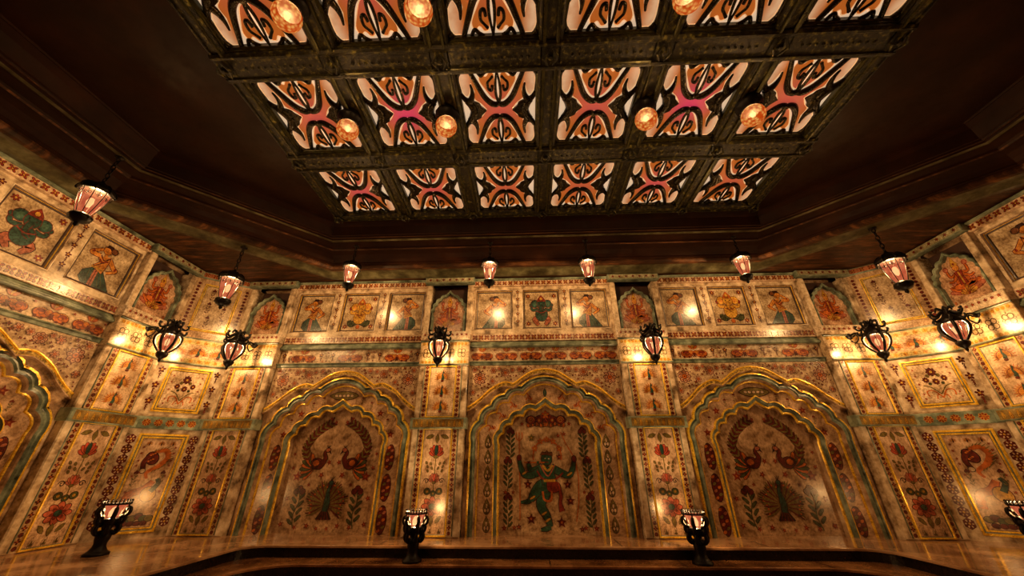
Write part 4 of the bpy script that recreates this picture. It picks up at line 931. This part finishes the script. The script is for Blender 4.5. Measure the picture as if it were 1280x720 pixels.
def make_square(kind):
    t = empty('framed_painting', '', 'painting', (0, 0, SZ0), 0, 'square framed wall paintings of the attic')
    a = 0.48; zc = (SZ0+SZ1)/2; h = (SZ1-SZ0)/2
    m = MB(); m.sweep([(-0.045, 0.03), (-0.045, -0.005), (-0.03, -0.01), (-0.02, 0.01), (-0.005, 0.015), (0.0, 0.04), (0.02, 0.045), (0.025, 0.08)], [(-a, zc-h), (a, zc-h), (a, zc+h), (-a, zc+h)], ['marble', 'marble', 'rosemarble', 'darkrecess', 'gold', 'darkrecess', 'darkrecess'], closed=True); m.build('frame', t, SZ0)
    m = MB(); m.slab([[(-a, zc-h), (a, zc-h), (a, zc+h), (-a, zc+h)]], 0.075, 0, 'paint', None, rgb(*((206, 184, 152))))
    A = Art(m, 0.0745)
    A.at(0, zc, 1)
    if kind in ('dancer', 'dancer_m'): A.at(0, zc-0.01, 0.5, 0.5); dancer(A, 1 if kind == 'dancer' else -1)
    else:
        for sx in (-1, 1):
            for sz in (-1, 1): A.at(0.36*sx, zc+0.41*sz, 0.075); flower(A, 6, RED, YELL, DRED, .3)
        A.at(0, zc-0.02, 0.44, 0.46)
        if kind == 'yellow': elephanthead(A, YELL, GREEN, False)
        else: elephanthead(A, TEAL, PINK, True)
    m.build('painted_panel', t, SZ0); return t
SQP = {k: None for k in ('dancer', 'dancer_m', 'yellow', 'green')}
def square(kind, lb, base, rz, x):
    c, s = math.cos(rz), math.sin(rz); loc = (base[0]+x*c, base[1]+x*s, SZ0)
    if SQP[kind] is None: SQP[kind] = t = make_square(kind); t.location = (loc[0], loc[1], loc[2]+H); t.rotation_euler = (0, 0, rz); t['label'] = lb
    else: place(SQP[kind], lb, loc, rz)
square('dancer', 'square painting of a dancer, left of the three above the central alcove', (0, YW), 0, -1.3)
square('green', 'square painting of a green elephant-headed figure above the central alcove', (0, YW), 0, 0)
square('dancer_m', 'square painting of a dancer, right of the three above the central alcove', (0, YW), 0, 1.3)
for side, bx, nm in ((-1, -5.065, 'left'), (1, 5.065, 'right')):
    square('dancer_m', 'square painting of a dancer, left of the three above the %s peacock alcove' % nm, (bx, YW), 0, -1.3)
    square('yellow', 'square painting of a yellow elephant-headed figure above the %s peacock alcove' % nm, (bx, YW), 0, 0)
    square('dancer', 'square painting of a dancer, right of the three above the %s peacock alcove' % nm, (bx, YW), 0, 1.3)
square('dancer_m', 'square painting of a dancer on the left side wall, nearest the corner', (-XW, SIDEY), PI/2, 1.3)
square('green', 'square painting of a green elephant-headed figure at the left photo edge', (-XW, SIDEY), PI/2, 0)
square('dancer', 'square painting of a dancer on the right side wall at the photo edge', (XW, SIDEY), -PI/2, -1.3)
square('green', 'square painting of a green elephant-headed figure on the right side wall', (XW, SIDEY), -PI/2, 0)
# ------------------------------------------------------------------ pilasters (local y=0 is the shaft face)
def make_pilaster():
    t = empty('pilaster', '', 'pilaster', (0, 0, ZF), 0, 'painted marble pilasters'); hw = 0.615; D = 0.42
    m = MB(); m.bbox((-hw, 0.0, ZF), (hw, D, 3.0), 'marble', 0.02)
    A = Art(m, -0.0005)
    for z0, z1 in ((ZF+.03, 0.8), (1.07, 2.3)):
        for s in (-1, 1):
            A.at(0, 0, 1); A.rect(min(s*0.34, s*0.455), z0, max(s*0.34, s*0.455), z1, (206, 172, 130))
            n = int((z1-z0)/0.098)
            for i in range(n): A.at(0.397*s, z0+(i+.5)*(z1-z0)/n, 0.045); flower(A, 4, DRED, ORANGE, DRED, .42) if i % 2 else A.ell(0, 0, .75, .75, DRED, INK, .1, n=8)
    m.build('shaft', t, ZF)
    m = MB()
    for z0, z1 in ((ZF+.03, 0.8), (1.07, 2.3)):
        for x in (-0.465, 0.465): m.tube([(x, -0.005, z0), (x, -0.005, z1)], 0.012, 'patina', 6)
    m.build('edge_beads', t, ZF, True)
    def panel(name, z0, z1, bg, fn, a=0.30):
        p = MB(); p.sweep([(-0.045, 0.0), (-0.04, -0.03), (-0.02, -0.035), (-0.01, -0.012), (0.0, -0.01), (0.005, 0.012)], [(-a, z0), (a, z0), (a, z1), (-a, z1)], ['gold', 'gold', 'gold', 'patina', 'darkrecess'], closed=True)
        f = p.build(name+'_frame', t, ZF)
        q = MB(); q.slab([[(-a, z0), (a, z0), (a, z1), (-a, z1)]], -0.002, 0, 'paint', None, rgb(*bg)); A = Art(q, -0.0025); fn(A); q.build(name, t, ZF)
    def lower(A):
        for x, r in ((-0.17, 1.9), (0, PI), (0.17, -1.9)): A.at(x, 0.64 if x else .6, 0.10, .1, r); leaf(A, OLIVE)
        A.at(0, 0.32, 0.19, 0.2); lotus(A, (196, 84, 62), TEAL)
        for s in (-1, 1):
            for dx, dz in ((.1, .06), (.17, 0), (.07, -.03), (.16, -.08), (.2, .08)): A.at(dx*s, 0.02+dz, 0.03); A.ell(0, 0, 1.1, .7, OLIVE, INK, .2, s, 8)
            A.at(0.17*s, -0.26, 0.06*s, .06); A.line(spiral(0, 0, 1, .2, 0, 1.2), [.25]*15, INK)
            A.at(0.13*s, -0.46, 0.075); A.ell(0, 0, .9, .8, GREEN, INK, .15); A.ell(0, 0, .35, .35, YELL)
            A.at(0.15*s, -.98, .09, .09, s*2.4); leaf(A, OLIVE); A.at(0.19*s, -1.17, .075, .08); teardrop(A, CREAM, OLIVE)
        A.at(0, 0, 1); A.line([(0, .2), (0, -.2)], .02, OLIVE); A.line([(0, -.3), (0, -.9)], .02, OLIVE)
        A.at(0, -0.22, 0.14, 0.15); lotus(A, PINK, (196, 84, 62)); A.at(0, -.5, .06); A.ell(0, 0, .9, .9, GREEN, INK, .15); A.ell(0, 0, .3, .3, YELL)
        A.at(0, -0.74, 0.23, 0.19); openlotus(A, (204, 108, 84), TEAL); A.at(0, -1.0, .1, .1, PI); leaf(A, OLIVE); A.at(0, -1.17, .075, .08); teardrop(A, CREAM, OLIVE)
    def upper(A):
        for z in (2.03, 1.67, 1.31): A.at(0, z, 0.2, 0.18); fanpeacock(A)
    panel('lower_panel', ZF+.06, 0.79, (226, 192, 160), lower); panel('upper_panel', 1.1, 2.25, (232, 202, 168), upper)
    m = MB(); m.bbox((-hw-.05, -0.075, 0.81), (hw+.05, D, 1.05), 'patina', 0.015); A = Art(m, -0.0755); A.at(0, 0, 1); A.rect(-hw+.02, .84, hw-.02, 1.02, (150, 124, 70))
    for i in range(9): A.at(-0.51+0.1275*i, 0.92, 0.062, .075); teardrop(A, GOLDP, YELL, DRED if i % 2 else GREEN)
    m.build('belt_band', t, ZF)
    m = MB(); m.bbox((-hw-.015, -0.03, 2.3), (hw+.015, D, 2.96), 'paint', 0.012); m.c = [rgb(*(228, 202, 164))]*len(m.c); A = Art(m, -0.0305)
    for z in (2.385, 2.86):
        A.at(0, 0, 1); A.rect(-hw+.01, z-.05, hw-.01, z+.05, (224, 196, 136))
        strip_flowers(A, -hw+.03, hw-.03, z, 0.034, 0.085, lambda A: (A.ell(0, 0, .9, .9, GOLDP, BROWN, .12, n=8)))
    for x in (-0.44, -0.15, 0.15, .44): A.at(x, 2.62, 0.13, .15); quatre(A, (96, 78, 40))
    m.tube([(-hw-.02, -0.04, 2.325), (hw+.02, -0.04, 2.325)], 0.02, 'patina', 8); m.tube([(-hw-.02, -0.04, 2.93), (hw+.02, -0.04, 2.93)], 0.02, 'patina', 8)
    m.build('capital', t, ZF)
    return t
def make_shrine():
    """niche with lobed arch and figure on a lotus; stands on the pilaster"""
    t = empty('lobed_niche', '', 'niche', (0, 0, 3.0), 0, 'small lobed niches with a seated figure on a lotus'); hw = 0.64; D = 0.42
    m = MB(); m.bbox((-hw, -0.06, 2.965), (hw, D, 3.2), 'paint', 0.012); m.c = [rgb(*WHITE)]*len(m.c); A = Art(m, -0.0605)
    strip_flowers(A, -hw+.04, hw-.04, 3.1, 0.035, 0.12, lambda A: flower(A, 5, RED, ORANGE, RED, .4)); m.build('sill', t, 3.0)
    for s in (-1, 1):
        m = MB(); x0, x1 = sorted((s*0.50, s*hw)); m.bbox((x0, 0.0, 3.2), (x1, D, 4.58), 'marble', 0.012); m.build('side_pier', t, 3.0)
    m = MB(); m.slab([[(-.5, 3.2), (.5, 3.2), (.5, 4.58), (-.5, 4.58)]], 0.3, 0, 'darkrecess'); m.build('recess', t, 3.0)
    half = lobes([(0, 4.44), (0.13, 4.30), (0.26, 4.2), (0.37, 4.07), (0.44, 3.92), (0.455, 3.75)], [-.05, .28, .28, .28, .28], 5) + [(0.455, 3.2)]
    inn = full(half); inn2 = full([(x*0.9, z-0.06 if z > 3.3 else z) for x, z in half])
    m = MB(); m.slab([inn + inn2[::-1]], 0.06, 0.16, 'patina', 'patina'); m.sweep([(0.01, 0.07), (0.0, 0.045), (-0.02, 0.045), (-0.03, 0.07)], inn, 'patina'); m.build('lobed_arch', t, 3.0)
    m = MB(); m.slab([inn], 0.15, 0.16, 'paint', 'patina', rgb(*(212, 172, 142))); A = Art(m, 0.1495); A.at(0, 3.78, 0.46, 0.52); lotusfigure(A)
    for s in (-1, 1): A.at(.36*s, 3.3, .05, .06); leaf(A, ORANGE)
    m.build('painted_panel', t, 3.0)
    m = MB(); hb = 0.69; m.bbox((-hb, -0.1, 4.6), (hb, 0.05, 4.775), 'patina', 0.015); m.tube([(-hb, -.1, 4.61), (hb, -.1, 4.61)], .015, 'patina', 6); A = Art(m, -0.1005)
    A.at(0, 0, 1); A.rect(-hb+.03, 4.635, hb-.03, 4.76, (176, 172, 142)); strip_flowers(A, -hb+.05, hb-.05, 4.7, 0.055, 0.165, lambda A: star(A, DRED, RED, 6)); m.build('canopy', t, 3.0)
    return t
pl = make_pilaster(); sh = make_shrine(); YP = 8.85; XP = 9.2
PL = [((-2.53, YP), 0, 'left of the central alcove'), ((2.53, YP), 0, 'right of the central alcove'), ((-7.6, YP), 0, 'at the left end of the far wall'), ((7.6, YP), 0, 'at the right end of the far wall'),
      ((-XP, 7.45), PI/2, 'on the left side wall next to the corner'), ((XP, 7.45), -PI/2, 'on the right side wall next to the corner'),
      ((-XP, 2.4), PI/2, 'on the left side wall nearest the viewer'), ((XP, 2.4), -PI/2, 'on the right side wall nearest the viewer')]
for i, (xy, rz, lb) in enumerate(PL[:6]):
    a = 'painted marble pilaster ' + lb; b = 'lobed niche above the pilaster ' + lb
    if i == 0:
        for o, z, q in ((pl, ZF, a), (sh, 3.0, b)): o.location = (xy[0], xy[1], z+H); o['label'] = q
    else: place(pl, a, (xy[0], xy[1], ZF), rz); place(sh, b, (xy[0], xy[1], 3.0), rz)

# ------------------------------------------------------------------ chamfered corners
CX0, CY0 = -8.21, 8.95; CX1, CY1 = -9.3, 8.06
CW = math.hypot(CX0-CX1, CY0-CY1)/2; CA = math.atan2(CY0-CY1, CX0-CX1); CM = ((CX0+CX1)/2, (CY0+CY1)/2)
m = MB(); m.box((-CW-.12, 0.0, 0), (CW+.12, 0.12, ZT), 'marble'); cw_ = m.build('wall_corner_left'); cw_.location = (CM[0], CM[1], 0); cw_.rotation_euler = (0, 0, CA); struct(cw_)
cw2 = cw_.copy(); col.objects.link(cw2); cw2.name = 'wall_corner_right'; cw2.location = (-CM[0], CM[1], 0); cw2.rotation_euler = (0, 0, -CA)
def gframe(m, a, z0, z1, wd=0.1):
    m.sweep([(-wd, 0.0), (-wd, -0.03), (-wd*.75, -0.035), (-wd*.6, -0.012), (-wd*.4, -0.01), (-wd*.3, -0.03), (-.005, -0.03), (0.0, -0.004)], [(-a, z0), (a, z0), (a, z1), (-a, z1)], ['gold', 'gold', 'gold', 'patina', 'gold', 'gold', 'darkrecess'], closed=True)
def corner_panel(kind):
    if kind == 'lower':
        t = empty('corner_mural', '', 'mural', (0, 0, ZF), 0, 'tall lower panels of the corners'); z0 = ZF; m = MB(); gframe(m, 0.33, -1.1, 0.6); m.build('gilded_frame', t, z0)
        m = MB(); m.slab([[(-.33, -1.1), (.33, -1.1), (.33, .6), (-.33, .6)]], -0.004, 0, 'paint', None, rgb(*(224, 188, 156))); A = Art(m, -0.0045)
        for x in (-.2, 0, .2): A.at(x, 0.5, 0.06); fanpeacock(A, RED, INK)
        A.at(0, 0, 1); A.line(smooth([(-.05, .32), (0.12, .36), (0.2, .22), (0.1, 0.05), (-.06, -.08), (-.02, -.2)], 6), resample([.05, .1, .1, .07, .04], 31), ORANGE)
        for i in range(16):
            q = smooth([(-.05, .34), (0.12, .4), (0.22, .22), (0.14, 0.02), (-.02, -.1)], 4)[i]; A.line([q, (q[0]*1.35+.02, q[1]+.05)], [.02, .005], OLIVE)
        A.ell(-.06, .2, .1, .13, DRED, INK, .015, .5); A.limb([(-.1, .26), (-.17, .12), (-.14, -.02)], [.1, .07, .06], DRED, INK, .01); A.ell(-.14, -0.05, .045, .04, WHITE, INK, .01); A.line([(-.17, -.07), (-.22, -.13)], [.03, .005], ORANGE)
        for i in range(6): A.ell(-.1+.03*(i % 3), .14+.06*(i//3)+.02*i, .022, .018, ORANGE, INK, .006, n=6)
        A.limb([(-.25, -.75), (-.2, -.5), (-.02, -.42), (0.1, -.25)], [.1, .12, .12, .08], ORANGE, RED, .01); A.ell(.1, -.5, .12, .14, YELL, DRED, .015, .4); A.limb([(.12, -.45), (.2, -.3), (.16, -.2)], [.08, .06, .05], TEAL, INK, .01)
        for i in range(7): A.at(-.25+.085*i, -.93+.03*math.sin(i*2), .06); A.ell(0, 0, 1.1, .9, (OLIVE, DRED, GREEN)[i % 3], INK, .15)
        for i in range(5): A.at(-.2+.1*i, -1.03, .05); A.ell(0, 0, 1.1, .8, DRED, INK, .15)
        for s in (-1, 1):
            for z, r in ((-.7, .03), (-.45, .035), (-.15, .03), (.05, .03), (.15, .03), (.3, .035), (.42, .03)): A.at(.27*s, z, r, r, z); star(A, RED, ORANGE)
            A.at(.22*s, -.2, .12, .16); sprig(A, OLIVE, DRED, 4)
        m.build('painted_panel', t, z0)
        for s in (-1, 1):
            m = MB(); A = Art(m, -0.002)
            for i in range(9): A.at(.54*s, -1.02+.2*i, .088, .105, 0); hexrosette(A)
            m.build('hexagon_chain', t, z0)
    elif kind == 'upper':
        t = empty('corner_mural', '', 'mural', (0, 0, 1.05), 0, 'square flower panels of the corners'); z0 = 1.05; m = MB(); gframe(m, 0.34, 1.26, 2.12, .09); m.build('gilded_frame', t, z0)
        m = MB(); m.slab([[(-.34, 1.26), (.34, 1.26), (.34, 2.12), (-.34, 2.12)]], -0.004, 0, 'paint', None, rgb(*(226, 200, 168))); A = Art(m, -0.0045); A.at(0, 1.68, .33, .4); bouquet(A); m.build('painted_panel', t, z0)
        for s in (-1, 1):
            m = MB(); A = Art(m, -0.002)
            for i in range(3): A.at(.53*s, 2.12-.36*i, .075*s, .085); swirlornament(A)
            m.build('scroll_ornament', t, z0)
    elif kind == 'belt':
        t = empty('corner_belt', '', 'moulding', (0, 0, .8), 0, 'green stone belts with flowers in the corners'); z0 = .8
        m = MB(); m.bbox((-CW-.02, -.05, .8), (CW+.02, 0.0, 1.06), 'patina', .012); A = Art(m, -.0505)
        for i in range(5): A.at(-.4+.2*i, .93, .085); flower(A, 8, RED, ORANGE, YELL, .3)
        m.build('flowered_band', t, z0)
    elif kind == 'frieze':
        t = empty('corner_frieze', '', 'frieze', (0, 0, 2.3), 0, 'peacock friezes of the corners'); z0 = 2.3
        m = MB(); m.bbox((-CW-.02, -.03, 2.3), (CW+.02, 0.0, 2.96), 'paint', .012); m.c = [rgb(*(230, 198, 162))]*len(m.c); A = Art(m, -.0305)
        for z in (2.385, 2.86): A.at(0, 0, 1); A.rect(-CW, z-.06, CW, z+.06, (214, 196, 130)); strip_flowers(A, -CW+.05, CW-.05, z, .045, .15, lambda A: flower(A, 6, YELL, ORANGE, GOLDP, .4))
        for i in range(3): A.at(-.42+.42*i, 2.6, .2, .14); fanpeacock(A, ORANGE, TEAL)
        m.tube([(-CW, -.035, 2.31), (CW, -.035, 2.31)], .02, 'patina', 8); m.tube([(-CW, -.035, 2.95), (CW, -.035, 2.95)], .02, 'patina', 8)
        m.build('painted_band', t, z0)
    else:
        t = empty('corner_mural', '', 'mural', (0, 0, 2.97), 0, 'tall attic panels of the corners'); z0 = 2.97
        m = MB(); m.slab([[(-CW, 2.97), (CW, 2.97), (CW, 4.6), (-CW, 4.6)]], -.002, 0, 'paint', None, rgb(*(200, 168, 134))); A = Art(m, -.0025)
        for s in (-1, 1):
            n = 14
            for i in range(n): A.at(.53*s, 3.15+1.35*(i+.5)/n, .035); A.ell(0, 0, 1, 1, DRED, INK, .1, n=7)
        m.build('dotted_border', t, z0)
        m = MB(); gframe(m, 0.34, 3.22, 4.4, .06); m.build('gilded_frame', t, z0)
        m = MB(); m.slab([[(-.34, 3.22), (.34, 3.22), (.34, 4.4), (-.34, 4.4)]], -.006, 0, 'paint', None, rgb(*(206, 180, 148))); A = Art(m, -.0065)
        for x, z in ((-.17, 4.18), (.17, 4.05), (-.17, 3.8), (.17, 3.72), (-.1, 3.42), (.2, 3.4)): A.at(x, z, .13, .17); sprig(A, BROWN, DRED, 4)
        m.build('painted_panel', t, z0)
        m = MB(); m.bbox((-CW-.05, -.06, 4.6), (CW+.05, .02, 4.775), 'patina', .012); A = Art(m, -.0605); A.at(0, 0, 1); A.rect(-CW, 4.63, CW, 4.75, (190, 120, 84)); strip_flowers(A, -CW, CW, 4.69, .055, .17, xflower); m.build('cornice_band', t, z0)
    t.location.x, t.location.y = CM; t.rotation_euler = (0, 0, CA)
    return t
for k, z, lb in (('lower', ZF, 'tall gilt-framed panel of birds low in the %s corner'), ('belt', .8, 'green stone belt with five flowers in the %s corner'), ('upper', 1.05, 'gilt-framed flower bouquet panel in the %s corner'),
                 ('frieze', 2.3, 'frieze of three orange peacocks in the %s corner'), ('attic', 2.97, 'gilt-framed panel of sprigs under the ceiling in the %s corner')):
    t = corner_panel(k); t['label'] = lb % 'left'; place(t, lb % 'right', (-CM[0], CM[1], z), -CA)
